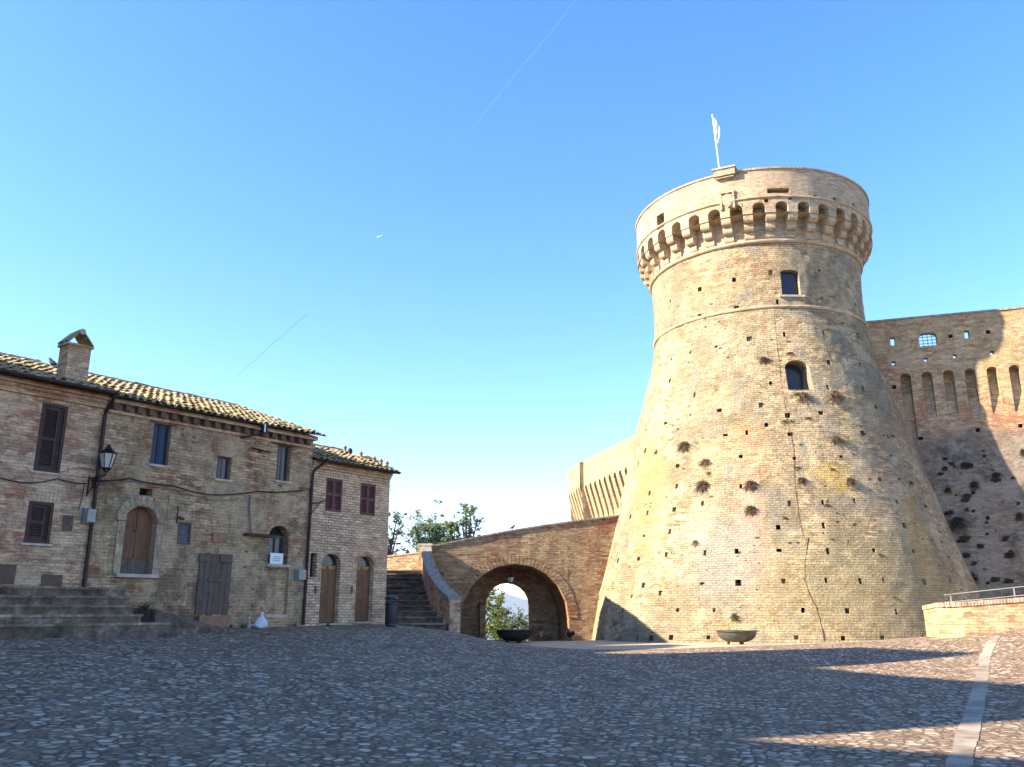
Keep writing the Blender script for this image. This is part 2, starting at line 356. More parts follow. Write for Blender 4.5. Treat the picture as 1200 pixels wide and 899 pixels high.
def cobble():
    t = NT('cobbled paving'); po = t.coord('Position')
    wn = t.n('ShaderNodeTexNoise'); wn.inputs['Scale'].default_value = 2.2; wn.inputs['Detail'].default_value = 3; t.l(po, wn.inputs['Vector'])
    ad = t.n('ShaderNodeMixRGB', blend_type='ADD'); ad.inputs[0].default_value = .10; t.l(po, ad.inputs[1]); t.l(wn.outputs['Color'], ad.inputs[2])
    mp = t.n('ShaderNodeMapping'); mp.inputs['Scale'].default_value = (7.0, 6.2, 0); mp.inputs['Rotation'].default_value = (0, 0, R(14)); t.l(ad.outputs[0], mp.inputs[0])
    v = t.n('ShaderNodeTexVoronoi'); v.inputs['Scale'].default_value = 1; v.inputs['Randomness'].default_value = .80; t.l(mp.outputs[0], v.inputs['Vector'])
    e = t.n('ShaderNodeTexVoronoi', feature='DISTANCE_TO_EDGE'); e.inputs['Scale'].default_value = 1; e.inputs['Randomness'].default_value = .80; t.l(mp.outputs[0], e.inputs['Vector'])
    sep = t.n('ShaderNodeSeparateColor'); t.l(v.outputs['Color'], sep.inputs[0])
    big = t.noise(po, .22, 4, .6)
    rnd = t.math('ADD', t.math('MULTIPLY', sep.outputs[0], .72), t.math('MULTIPLY', t.math('ADD', t.math('MULTIPLY', big, .55), t.math('MULTIPLY', t.noise(po, 1.3, 4), .45)), .56))
    c = t.ramp(rnd, [(.22, (.215, .145, .100)), (.46, (.27, .19, .135)), (.60, (.33, .24, .175)), (.70, (.42, .32, .24)), (.94, (.57, .45, .35))])
    c = t.mix(t.math('MULTIPLY', sep.outputs[1], .25), c, (.28, .18, .10))
    joint = t.ramp(e.outputs['Distance'], [(.03, 0.0), (.20, 1.0)])
    jc = t.ramp(t.noise(po, 1.1, 4), [(.45, (.13, .088, .060)), (.6, (.19, .135, .092)), (.72, (.08, .08, .04))])
    c = t.mix(joint, jc, c)
    fine = t.noise(po, 38, 5, .7)
    c = t.mix(1.0, c, t.ramp(fine, [(.3, .75), (.7, 1.2)]), 'MULTIPLY')
    # smooth pale lane at the fortress foot; also paints in the sunlit strip
    s3 = t.n('ShaderNodeSeparateXYZ'); t.l(po, s3.inputs[0])
    ln_ = t.math('ADD', t.math('SUBTRACT', t.math('ADD', s3.outputs[1], t.math('MULTIPLY', s3.outputs[0], -.10)), 28.6), t.math('MULTIPLY', t.noise(po, .8, 4), 1.2))
    lane = t.math('MULTIPLY', t.ramp(ln_, [(0, 0.0), (.6, 1.0)]), t.ramp(s3.outputs[0], [(0, 0.0), (.9, 1.0)]))
    c = t.mix(lane, c, t.ramp(t.noise(po, 1.5, 6, .7), [(.35, (.42, .31, .21)), (.65, (.56, .44, .31))]))
    # fields and woods beyond the hill top
    geo = t.n('ShaderNodeNewGeometry'); ln = t.n('ShaderNodeVectorMath', operation='LENGTH'); t.l(geo.outputs['Position'], ln.inputs[0])
    far = t.ramp(t.math('DIVIDE', ln.outputs['Value'], 200.0), [(.33, 0.0), (.36, 1.0)])
    fld = t.ramp(t.noise(po, .01, 6, .6), [(.35, (.05, .07, .025)), (.5, (.12, .12, .05)), (.65, (.20, .17, .09))])
    c = t.mix(far, c, fld)
    rgh = t.ramp(joint, [(0.0, .95), (1.0, .78)])
    t.base(c, rgh, .05)
    dome = t.ramp(e.outputs['Distance'], [(.0, 0.0), (.10, .7), (.35, 1.0)])
    h = t.math('ADD', dome, t.math('ADD', t.math('MULTIPLY', sep.outputs[2], .6), t.math('MULTIPLY', fine, .35)))
    t.bump(h, .42, .025); return t.mat
M['ground'] = cobble()
def woodmat(name, a, b, sx=18, rough=.75):
    t = NT(name); co = t.coord('UV', sc_=(sx, 1.2, 1)); f = t.noise(co, 1.6, 6, .65); c = t.ramp(f, [(.3, a), (.7, b)])
    c = t.mix(t.ramp(t.noise(t.coord('UV'), 3, 5), [(.5, 0.0), (.75, .5)]), c, tuple(x*.6 for x in a)); t.base(c, rough, .25); t.bump(f, .5, .01); return t.mat
M['door_wood'] = woodmat('brown door wood', (.14, .065, .03), (.26, .13, .062))
M['grey_wood'] = woodmat('weathered grey wood', (.085, .058, .042), (.19, .138, .104), 14, .9)
M['old_door'] = woodmat('old door wood', (.10, .06, .04), (.17, .11, .075), 10, .9)
M['shutter_dark'] = plain('dark brown paint', (.055, .026, .018), .55, .3, 6)
M['shutter_red'] = plain('red brown paint', (.11, .040, .030), .5, .25, 6)
M['shutter_grey'] = plain('grey paint', (.16, .155, .16), .7, .25, 8)
M['metal_dark'] = plain('dark iron', (.025, .022, .024), .5, .35, 8, metal=.4)
M['pipe'] = plain('brown sheet metal', (.045, .024, .022), .5, .35, 5, metal=.3)
M['rust'] = plain('rusty iron', (.09, .045, .03), .85, .4, 8, metal=.2)
M['box_grey'] = plain('pale grey plastic', (.34, .325, .27), .6, .12, 8)
M['box_dark'] = plain('grey plastic', (.20, .21, .21), .6, .15, 8)
M['hatch'] = plain('brown hatch paint', (.12, .068, .045), .6, .25, 7)
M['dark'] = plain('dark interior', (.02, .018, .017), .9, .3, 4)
M['curtain_cloth'] = plain('pale curtain', (.20, .18, .165), .9, .2, 8)
M['white'] = plain('white plastic film', (.72, .74, .78), .35, .1, 6, spec=.5, bump=.5)
M['paper'] = plain('white sign board', (.78, .78, .76), .6, .04, 8, bump=0)
M['ink'] = plain('grey print', (.22, .24, .32), .7, .1, 8, bump=0)
M['gold'] = plain('gold lettering', (.62, .42, .08), .4, .1, 8, bump=0)
M['terracotta'] = plain('terracotta', (.33, .17, .095), .85, .3, 8, bump=.4)
M['bin'] = plain('black bin paint', (.018, .02, .028), .4, .2, 6, spec=.5)
M['bowl'] = plain('grey green iron', (.095, .10, .085), .6, .3, 5, metal=.3)
M['bowl_dark'] = plain('dark iron bowl', (.035, .03, .03), .6, .3, 5, metal=.3)
M['rail'] = plain('galvanised rail', (.20, .20, .21), .6, .15, 8, metal=.3)
M['cable'] = plain('black cable', (.025, .024, .026), .7, .2, 8)
M['cable_grey'] = plain('grey cable', (.16, .15, .15), .8, .2, 8)
M['flag'] = plain('white cloth', (.80, .79, .76), .8, .05, 6)
M['pale_strip'] = plain('pale travertine strip', (.31, .245, .19), .9, .5, 1.6, bump=.7)
M['lamp_iron'] = plain('black lantern iron', (.016, .016, .018), .4, .2, 8, metal=.5)
M['lamp_frost'] = plain('frosted lantern pane', (.52, .48, .40), .3, .06, 8, spec=.5, bump=0)
M['bird'] = plain('dark feathers', (.025, .025, .03), .7, .2, 20)
M['moss'] = plain('moss', (.13, .13, .03), .95, .4, 12, bump=.8)
def glassmat(name, c, rough=.12):
    t = NT(name); t.base(c, rough, .35); return t.mat
M['pane'] = glassmat('window glass', (.03, .035, .05))
M['pane_blue'] = glassmat('sky reflection blue', (.03, .045, .075), .6)  # sky reflection painted in as a blue base colour
def leafmat(name, a, b, tr=.35):
    t = NT(name); oi = t.n('ShaderNodeTexCoord'); wn = t.n('ShaderNodeTexWhiteNoise'); wn.noise_dimensions = '2D'; t.l(t.coord('UV'), wn.inputs['Vector'])
    c = t.ramp(wn.outputs['Value'], [(0, a), (1, b)]); t.base(c, .6, .3)
    tb = t.n('ShaderNodeBsdfTranslucent'); t.l(c, tb.inputs[0]); mx = t.n('ShaderNodeMixShader'); mx.inputs[0].default_value = tr
    t.l(t.bs.outputs[0], mx.inputs[1]); t.l(tb.outputs[0], mx.inputs[2]); t.l(mx.outputs[0], t.out.inputs[0]); return t.mat
M['leaf'] = leafmat('green leaves', (.07, .11, .03), (.17, .22, .06))
M['leaf_light'] = leafmat('yellow green leaves', (.12, .16, .03), (.30, .33, .08))
M['leaf_pine'] = leafmat('grey green leaves', (.11, .155, .075), (.25, .31, .15))
M['weed'] = leafmat('dry brown weed', (.13, .088, .055), (.27, .19, .12), .15)
M['weed_dark'] = leafmat('dark weed', (.035, .030, .020), (.075, .062, .038), .15)
M['weed_green'] = leafmat('green weed', (.09, .10, .04), (.18, .18, .08), .25)
M['bark'] = plain('bark', (.10, .075, .055), .95, .35, 10, bump=.8)
def mixtr(name, c, a):
    t = NT(name); t.base(c, 1, 0); tr = t.n('ShaderNodeBsdfTransparent'); mx = t.n('ShaderNodeMixShader'); mx.inputs[0].default_value = a
    t.l(tr.outputs[0], mx.inputs[1]); t.l(t.bs.outputs[0], mx.inputs[2]); t.l(mx.outputs[0], t.out.inputs[0]); return t.mat

# ------------------------------------------------------------------ ground
CP = np.array([(0,-10,0),(-10,-8,.4),(10,-8,0),(0,0,0),(0,8,0),(4,8,0),(-5,8,.25),(2.7,11,.04),(0,16,.12),(7,16,.12),(10,12,.15),(7.4,22,.22),
 (12,23,.50),(10,26,.56),(7.6,26.6,.50),(4.7,25.5,.38),(2.8,26.7,.38),(1.2,30,.42),(0,24,.42),(-3,20,.55),(-3,26,.86),(-2.9,31,.98),(-2.1,31,.94),(-1.0,31.2,.58),
 (-6,28.2,1.10),(-9,25,1.12),(-12,18,1.10),(-8,15,.70),(8,36,.32),(12,34.5,.34),(18,36,.4),(3.5,41,.25),(0,42,.15),(-2,42,.15),(-1,37,.3),(-5,36,1.2),
 (13.2,26.6,.80),(15.6,26,1.18),(13.2,24,.80),(15,20,.9),(12,17,.35),(20,28,1.5),(20,10,.8),(-20,25,1.2),(-20,0,.8),(0,47,.05),(-10,45,1.0),(20,47,.4),(30,30,1.6),(-30,40,1),(20,-10,.3)], float)
def _K(r2): return np.where(r2 > 1e-9, r2*np.log(np.maximum(r2, 1e-9)), 0)
_n = len(CP); _A = np.zeros((_n+3, _n+3)); _d2 = ((CP[:, None, :2]-CP[None, :, :2])**2).sum(2)
_A[:_n, :_n] = _K(_d2)+np.eye(_n)*2.0; _A[:_n, _n] = 1; _A[:_n, _n+1:] = CP[:, :2]; _A[_n, :_n] = 1; _A[_n+1:, :_n] = CP[:, :2].T
_w = np.linalg.solve(_A, np.concatenate([CP[:, 2], [0, 0, 0]]))
def gz(x, y):
    d2 = (CP[:, 0]-x)**2+(CP[:, 1]-y)**2
    z = float((_K(d2)*_w[:_n]).sum()+_w[_n]+_w[_n+1]*x+_w[_n+2]*y)
    # hill top ends behind the bridge and round the town
    q = max(0.0, y-47.5, (math.hypot(x, y-15)-48))
    if q > 0:
        z = max(min(z, 1.5), -.5); z = z*math.exp(-q/15)-q*.30 if q < 200 else -60-(q-200)*.25
        z = max(z, -230+20*noise.noise(Vector((x/900, y/900, 0))))
    return z
gm = MB()
rad = [0]; r_ = .5
while r_ < 62: rad.append(r_); r_ += .55 if r_ < 35 else 1.0
while r_ < 16000: rad.append(r_); r_ *= 1.12
NS = 160; GC = (0, 18)
ring = []
for r_ in rad:
    ring.append([(GC[0]+r_*math.cos(2*math.pi*k/NS), GC[1]+r_*math.sin(2*math.pi*k/NS)) for k in range(NS)])
zz = [[gz(x, y) for x, y in q] for q in ring]
for i in range(len(rad)-1):
    for k in range(NS):
        k2 = (k+1) % NS; idx = ((i, k), (i+1, k), (i+1, k2), (i, k2))
        if i == 0: idx = ((0, 0), (1, k), (1, k2))
        p = [(*ring[a][b], zz[a][b]) for a, b in idx]
        gm.face(p, [(q[0], q[1]) for q in p], 0, True)
tag(obj('ground', gm, M['ground']), kind='structure')
# pale stone strip laid in the cobbles
sm_ = MB(); path = [(1.2, 3.2), (4.45, 9.3), (7.2, 14.2), (10.1, 19.4), (11.9, 22.6), (13.9, 25.6)]
pts = []
for a, b in zip(path[:-1], path[1:]):
    n = int(math.hypot(b[0]-a[0], b[1]-a[1])/.5)+1
    for k in range(n): pts.append((a[0]+(b[0]-a[0])*k/n, a[1]+(b[1]-a[1])*k/n))
for (a, b) in zip(pts[:-1], pts[1:]):
    t = Vector((b[0]-a[0], b[1]-a[1])).normalized(); nn_ = Vector((-t.y, t.x))*(.125+random.uniform(-.012, .012))
    g = .022; a2 = (a[0]+t.x*g, a[1]+t.y*g); b2 = (b[0]-t.x*g, b[1]-t.y*g)
    q = [(a2[0]+nn_.x, a2[1]+nn_.y), (a2[0]-nn_.x, a2[1]-nn_.y), (b2[0]-nn_.x, b2[1]-nn_.y), (b2[0]+nn_.x, b2[1]+nn_.y)]
    top = [Vector((x, y, gz(x, y)+.009)) for x, y in q]; sm_.extrude([p-Vector((0, 0, .1)) for p in top], (0, 0, .1))
tag(obj('pavement_strip', sm_, M['pale_strip']), kind='structure')

# ------------------------------------------------------------------ round tower
DC = 46.0; AZC = R(16.7); TC = Vector((DC*math.sin(AZC), DC*math.cos(AZC), 0)); TB = Vector((TC.x, TC.y, .3))
TCAM = Vector((-math.sin(AZC), -math.cos(AZC), 0)); TRT = Vector((math.cos(AZC), -math.sin(AZC), 0))
PR = [(-1, 9.75), (0, 9.42), (2.65, 8.85), (5.2, 8.10), (8.3, 7.28), (11.1, 6.55), (13.9, 5.75), (15.0, 5.52), (15.6, 5.46), (17, 5.42), (18.9, 5.48), (19.1, 5.50), (21, 5.50), (23.2, 5.5)]
def tr(z):
    for (a, ra), (b, rb) in zip(PR[:-1], PR[1:]):
        if z <= b:
            t = (z-a)/(b-a); t = max(0, t); return ra+(rb-ra)*t
    return PR[-1][1]
def tdir(th): return TCAM*math.cos(th)+TRT*math.sin(th)
def TS(th, z, d, rr=None):
    r = (tr(z) if rr is None else rr)-d
    nz = .035*noise.noise(Vector((th*5, z*.7, 3.1)))+.018*noise.noise(Vector((th*16, z*2.4, 9.1))) if z < 19 else 0
    p = TC+tdir(th)*(r+nz); return Vector((p.x, p.y, z))
def thit(px, py, rr=None):
    r = ray(px, py).normalized(); t = 25.0; o = Vector((0, 0, EYE))
    while t < 70:
        p = o+r*t
        if math.hypot(p.x-TC.x, p.y-TC.y) < (tr(p.z) if rr is None else rr): break
        t += .02
    v = Vector((p.x-TC.x, p.y-TC.y, 0)); return math.atan2(v.dot(TRT), v.dot(TCAM)), p.z
random.seed(5)
holes = [(860,328),(820,339),(786,353),(903,320),(960,317),(999,325),(911,354),(963,350),(1002,357),
(787,383),(863,361),(820,370),(919,392),(878,397),(839,406),(809,413),(787,421),(785,446),(903,449),(814,463),(892,475),(843,481),(809,486),(780,496),(923,487),(898,498),(875,507),(850,510),(837,521),(926,509),(868,535),(757,504),(756,528),(748,544),(931,537),(794,546),
(965,390),(1005,393),(971,425),(1008,427),(970,454),(1011,456),(962,484),(1026,477),(986,535),(1011,508),(1041,512),
(793,570),(761,578),(790,597),(759,601),(739,606),(785,623),(755,628),(823,590),(834,582),(781,650),(748,655),(724,657),(711,662),(826,648),(863,646),(913,645),(912,618),(754,686),(823,684),(918,681),(774,695),(794,715),(837,715),(741,699),(711,716),(730,716),(830,747),(747,748),(726,748),(707,748),(763,748),(786,747),(868,570),(865,683),
(925,590),(964,589),(1001,587),(1051,588),(965,616),(1060,616),(970,646),(1024,645),(1071,646),(968,680),(1008,681),(1035,680),(1083,682),(1114,681),(941,715),(993,716),(1050,717),(933,747),(988,748),(1034,748),(1082,747),(1096,716),(1031,562)]
tower = thing('round_tower', 'tall round battered brick tower with corbelled crown, right of the arched bridge', 'tower', TB)
ops = []
for (hx, hy) in holes:
    th, z = thit(hx, hy); r = tr(z); hw = .088*random.uniform(.55, 1.4)/r; hh = .09*random.uniform(.6, 1.45); shal = random.random() < .3
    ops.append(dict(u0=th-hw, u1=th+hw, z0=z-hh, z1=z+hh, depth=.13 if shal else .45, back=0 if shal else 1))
for (hx, hy) in [(831,300),(856,293),(882,287),(926,282),(954,282),(976,284),(993,288)]:
    pass
# windows of the shaft
wins = []
for (x0, y0, x1, y1, arch) in ((915, 316, 937, 346, .12), (921, 422, 950, 457, .40)):
    ta, za = thit(x0, (y0+y1)/2); tb_, zb = thit(x1, (y0+y1)/2); _, zt = thit((x0+x1)/2, y0); _, z0 = thit((x0+x1)/2, y1)
    ops.append(dict(u0=ta, u1=tb_, z0=z0, z1=zt, spring=zt-arch, depth=1.1, back=None)); wins.append((ta, tb_, z0, zt, arch))
ops = [o for i, o in enumerate(ops) if not any(o is not q and abs((o['u0']+o['u1'])/2-(q['u0']+q['u1'])/2) < .075 and abs((o['z0']+o['z1'])/2-(q['z0']+q['z1'])/2) < .5 for q in ops[:i]) or o.get('spring')]
mb = MB()
wall(mb, TS, (-math.pi, math.pi), (-.8, 18.95), ops, du=.05, dz=.5, uvf=lambda u, z: (u*tr(z), z))
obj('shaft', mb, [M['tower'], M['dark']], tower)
# crack and old conduit line
def on_tower(pts, off):
    out = []
    for (x, y) in pts:
        th, z = thit(x, y); p = TC+tdir(th)*(tr(z)+off); out.append((p.x, p.y, z))
    return out
def dens(pts, k):
    out = []
    for a, b in zip(pts[:-1], pts[1:]):
        for i in range(k): out.append((a[0]+(b[0]-a[0])*i/k, a[1]+(b[1]-a[1])*i/k))
    return out+[pts[-1]]
mb = MB(); mb.tube(on_tower([(x+random.uniform(-.5, .5), y) for x, y in dens([(947, 630), (944, 655), (943, 680), (950, 700), (957, 712), (962, 730), (966, 751)], 5)], .004), .013, 5)
obj('crack', mb, M['dark'], tower)
mb = MB(); mb.tube(on_tower(dens([(907, 366), (912, 420), (919, 470), (929, 520), (932, 570), (936, 610), (941, 628)], 5), .012), .008, 5)
obj('conduit', mb, M['rust'], tower)
# window glazing set back
for i, (ta, tb_, z0, zt, arch) in enumerate(wins):
    mb = MB(); tm = (ta+tb_)/2
    def WS(u, z, d, tm=tm, r0=tr((z0+zt)/2)):
        p = TC+tdir(tm)*(r0-d)+(TRT*math.cos(tm)-TCAM*math.sin(tm))*((u-tm)*r0); return Vector((p.x, p.y, z))
    arched_panel(mb, WS, ta-.01, tb_+.01, z0-.05, zt-arch, zt+.03, .30 if i == 0 else .98, .05)
    wo_ = obj('window', mb, M['pane'], tower)
    fr = MB(); r0 = tr(z0)
    e = .035/r0
    for (a, b) in ((ta, ta+e), (tb_-e, tb_)): sbox(fr, WS, a, b, z0, zt-arch*.6, (.26 if i == 0 else .94), (.30 if i == 0 else .98))
    sbox(fr, WS, ta+e, tm-e*.5, z0, z0+.05, (.26 if i == 0 else .94), (.30 if i == 0 else .98)); sbox(fr, WS, tm+e*.5, tb_-e, z0, z0+.05, (.26 if i == 0 else .94), (.30 if i == 0 else .98))
    obj('window_frame', fr, M['metal_dark'], wo_)
    sb = MB(); sbox(sb, WS, ta-.03, tb_+.03, z0-.10, z0-.002, -.10, .3); obj('sill', sb, M['stone'], wo_)
# string courses
def ringpart(name, z, r, hh, mat, out=.10):
    mb = MB(); mb.lathe((TC.x, TC.y, z), [(r-.15, -hh), (r+out*.6, -hh), (r+out, -hh*.4), (r+out, hh*.4), (r+out*.6, hh), (r-.15, hh)], 128); return obj(name, mb, mat, tower)
ringpart('string_course', 15.6, 5.46, .07, M['tower_crown'], .09)
ringpart('string_course', 18.98, 5.48, .09, M['tower_crown'], .14)
# corbel ring
RP = 6.2; NCB = 36
band_ops = []
for k in range(NCB):
    th = -math.pi+2*math.pi*(k+.5)/NCB; hw = .305/RP
    band_ops.append(dict(u0=th-hw, u1=th+hw, z0=20.18, z1=20.74, spring=20.50, depth=.68, back=None))
for (hx, hy) in [(796,262),(817,255),(840,249),(868,241),(898,235),(926,232),(955,231),(978,234),(1000,240),(776,274)]:
    th, z = thit(hx, hy, RP); band_ops.append(dict(u0=th-.016, u1=th+.016, z0=z-.10, z1=z+.10, depth=.4, back=1))
th0, za = thit(770, 260, RP); th1, zb = thit(778.5, 260, RP); _, zt = thit(774, 251, RP); _, zl = thit(774, 268, RP)
band_ops.append(dict(u0=th0, u1=th1, z0=zl, z1=zt, depth=.5, back=1))
th0, za = thit(899, 224, RP); th1, zb = thit(925, 224, RP); band_ops.append(dict(u0=th0, u1=th1, z0=za-.13, z1=za+.13, depth=.5, back=1))
def PS(u, z, d):
    nz = .015*noise.noise(Vector((u*9, z*1.3, 5)))
    p = TC+tdir(u)*(RP-d+nz); return Vector((p.x, p.y, z))
mb = MB(); zt_ = 22.47
ok = []
for o in band_ops:
    if not any(abs((o['u0']+o['u1'])/2-(q['u0']+q['u1'])/2) < .05 and abs(o['z0']-q['z0']) < .35 for q in ok if q is not o): ok.append(o)
wall(mb, PS, (-math.pi, math.pi), (20.18, zt_), ok, du=.06, dz=.5, uvf=lambda u, z: (u*RP, z))
mb.lathe((TC.x, TC.y, 0), [(RP-.5, zt_), (RP-.5, 21.6)], 96); mb.lathe((TC.x, TC.y, 0), [(RP-.5, 21.6), (.01, 21.62)], 48)
obj('parapet', mb, [M['tower_crown'], M['dark']], tower)
mb = MB(); mb.lathe((TC.x, TC.y, 0), [(5.5, 18.9), (5.5, 20.7)], 128); obj('neck', mb, M['tower_crown'], tower)
mb = MB(); mb.lathe((TC.x, TC.y, zt_), [(RP-.56, 0), (RP+.06, 0), (RP+.07, .09), (RP-.56, .10), (RP-.56, 0)], 128); obj('coping', mb, M['coping'], tower)
ringpart('string_course', 20.98, RP, .05, M['tower_crown'], .08)
for k in range(NCB):
    th = -math.pi+2*math.pi*k/NCB; mb = MB(); n_ = tdir(th); t_ = Vector((-n_.y, n_.x, 0)); hw = .228
    prof = []
    for s in range(3):
        zb_ = 19.07+s*.37; out = .20+s*.26
        for q in range(5):
            a = q/4*math.pi/2; prof.append((5.42+out-.15+.15*math.sin(a), zb_+.20*(1-math.cos(a))))
        prof.append((5.42+out, zb_+.37))
    prof = [(5.42, 19.07)]+prof+[(6.188, 20.19), (6.188, 20.44), (5.42, 20.44)]
    poly = [TC+n_*r+t_*hw+Vector((0, 0, z)) for r, z in prof]
    mb.extrude([p for p in poly], -t_*hw*2); obj('corbel', mb, M['tower_crown'], tower)
# crest plaque and ledge on the parapet
th0, z0 = thit(845, 236, RP); th1, _ = thit(860, 236, RP); tm = (th0+th1)/2; _, zt = thit(852, 227, RP); _, zl = thit(852, 246, RP)
n_ = tdir(tm); t_ = Vector((-n_.y, n_.x, 0)); hw = (th1-th0)/2*RP
c = TC+n_*RP; mb = MB()
for s in (-1, 1): mb.box(Vector((c.x, c.y, (zt+zl)/2))+t_*hw*s, t_*.05, n_*.09, (0, 0, (zt-zl)/2))
mb.box(Vector((c.x, c.y, zt+.05)), t_*(hw+.06), n_*.11, (0, 0, .05))
pl = obj('plaque', mb, M['tower_crown'], tower)
mb = MB(); sh = [(0, -.36), (.20, -.18), (.25, .05), (.24, .30), (.12, .34), (0, .38), (-.12, .34), (-.24, .30), (-.25, .05), (-.20, -.18)]
cc = Vector((c.x, c.y, (zt+zl)/2)); mb.extrude([cc+t_*a+Vector((0, 0, b))-n_*.02 for a, b in sh], n_*.10); obj('crest', mb, M['tower_crown'], pl)
th0, z0 = thit(838, 216, RP); th1, _ = thit(863, 213, RP); tm = (th0+th1)/2; n_ = tdir(tm); t_ = Vector((-n_.y, n_.x, 0)); hw = (th1-th0)/2*RP
mb = MB(); c = TC+n_*(RP+.02)
mb.box(Vector((c.x, c.y, 22.50)), t_*hw, n_*.24, (0, 0, .17)); mb.box(Vector((c.x, c.y, 22.70)), t_*(hw+.05), n_*.30, (0, 0, .045)); mb.box(Vector((c.x, c.y, 22.28)), t_*(hw-.08), n_*.16, (0, 0, .06))
obj('box_machicolation', mb, M['tower_crown'], tower)

# flag pole
fb = at(845, 212, 39.6); ft = at(835, 136, 39.4); fb = fb+(fb-ft)*.25
fl = thing('flagpole', 'white flagpole with a limp white flag on top of the round tower', 'flagpole', fb)
mb = MB(); mb.tube([fb, ft], [.045, .03], 8); obj('pole', mb, M['flag'], fl)
mb = MB(); d_ = (fb-ft).normalized(); rows = 12
for i in range(rows):
    for j in range(4):
        q = []
        for (a, b) in ((i, j), (i+1, j), (i+1, j+1), (i, j+1)):
            s = a/rows; wv = (b/4)*(.06+.20*math.sin(min(1, s*1.15)*math.pi)**.7); q.append(ft+d_*(.05+s*1.35)+Vector((.03+wv+.03*math.sin(s*9), .06*math.sin(b*2.1+s*5), -b*.05)))
        mb.face(q, sm=True)
obj('flag', mb, M['flag'], fl)
mb = MB(); mb.lathe(ft+Vector((0, 0, .02)), [(.0, -.06), (.05, -.04), (.06, 0), (.05, .04), (.0, .06)], 10); obj('finial', mb, M['flag'], fl)

# ------------------------------------------------------------------ curtain wall (right)
WA = R(108); WD = Vector((math.sin(WA), math.cos(WA), 0)); WN = Vector((-WD.y, WD.x, 0))
if WN.dot(Vector((0, -1, 0))) < 0: WN = -WN
def WSf(u, z, d):
    bat = 0.0 if z > 9.6 else (9.6-z)*.11
    nz = .03*noise.noise(Vector((u*.7, z*.7, 1.1)))+.02*noise.noise(Vector((u*2.3, z*2.3, 4.1)))
    p = TC+WD*u+WN*(bat-d+nz); return Vector((p.x, p.y, z))
def whit(px, py):
    p = plane_hit(px, py, TC, WN); return (p-TC).dot(WD), p.z
cur = thing('curtain_wall', 'high brick curtain wall with tall arched niches joining the tower on its right', 'fortress wall', WSf(8, .5, 0))
WT = 16.05; ops = []
uc = [1064.5, 1092, 1119, 1144.5, 1169, 1194.5]
us_ = [whit(x, 470)[0] for x in uc]; sp_ = (us_[-1]-us_[0])/5
allc = [us_[0]+sp_*k for k in range(0, 14)]
ztn = whit(1119, 433)[1]; zbn = whit(1119, 487)[1]
for k, u in enumerate(allc):
    ops.append(dict(u0=u-.24, u1=u+.24, z0=zbn if k else zbn-1.2, z1=ztn, spring=ztn-.20, depth=.62, depth0=.05, back=0))
hl = []
def rect(x0, y0, x1, y1, **k):
    a, zb_ = whit(x0, y1); b, zt2 = whit(x1, y0); return dict(u0=a, u1=b, z0=zb_, z1=zt2, **k)
thr = [rect(1078, 389, 1097, 406, spring=None, depth=.4), rect(1044, 395, 1048.5, 405, depth=.4), rect(1131, 387, 1135.5, 397, depth=.4),
       rect(1045, 423.5, 1049, 428, depth=.4), rect(1083, 419, 1087, 423.5, depth=.4), rect(1117, 415, 1121, 420, depth=.4), rect(1160.5, 411, 1164.5, 415.5, depth=.4)]
thr[0]['spring'] = thr[0]['z1']-.18
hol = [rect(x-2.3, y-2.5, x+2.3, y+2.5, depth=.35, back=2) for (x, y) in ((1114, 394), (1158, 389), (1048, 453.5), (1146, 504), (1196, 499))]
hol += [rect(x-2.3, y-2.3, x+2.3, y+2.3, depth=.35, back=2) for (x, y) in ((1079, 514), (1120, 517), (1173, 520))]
UR = (2.0, 24.0)
mb = MB(); wall(mb, WSf, UR, (9.75, WT), ops+[dict(t) for t in thr]+hol, du=.8, dz=.6)
# back face and top of the thin parapet
bt = [dict(t, depth=.001) for t in thr]
wall(mb, WSf, UR, (13.4, WT), bt, du=2, dz=2, base_d=.401)
sbox(mb, WSf, UR[0], UR[1], 13.2, 13.4, .402, 1.2)
mb.face([WSf(UR[0], WT, 0), WSf(UR[1], WT, 0), WSf(UR[1], WT, .4), WSf(UR[0], WT, .4)])
wo = WSf
mb.face([WSf(UR[1], 9.7, 0), WSf(UR[1], 9.7, 1.3), WSf(UR[1], 16, 1.3), WSf(UR[1], 16, 0)])
obj('upper_wall', mb, [M['curtain'], M['curtain_low'], M['dark']], cur)
mb = MB(); wall(mb, WSf, UR, (-.6, 9.75), [], du=.5, dz=.5); wall(mb, WSf, UR, (-.6, 13.3), [], du=6, dz=6, base_d=1.3)
mb.face([WSf(UR[1], -.6, 0), WSf(UR[1], -.6, 1.3), WSf(UR[1], 9.75, 1.3), WSf(UR[1], 9.75, 0)])
obj('battered_base', mb, [M['curtain_low']], cur)
mb = MB(); sbox(mb, WSf, UR[0], UR[1], WT+.002, WT+.09, -.05, .45); obj('coping', mb, M['coping_grey'], cur)
g = thr[0]; mb = MB()
for k in range(1, 4):
    u = g['u0']+(g['u1']-g['u0'])*k/4; mb.tube([WSf(u, g['z0'], .2), WSf(u, g['z1']-.02, .2)], .018, 6)
for k in range(1, 4):
    z = g['z0']+(g['z1']-g['z0'])*k/4; mb.tube([WSf(g['u0'], z, .2), WSf(g['u1'], z, .2)], .018, 6)
obj('window_grille', mb, M['rail'], cur)

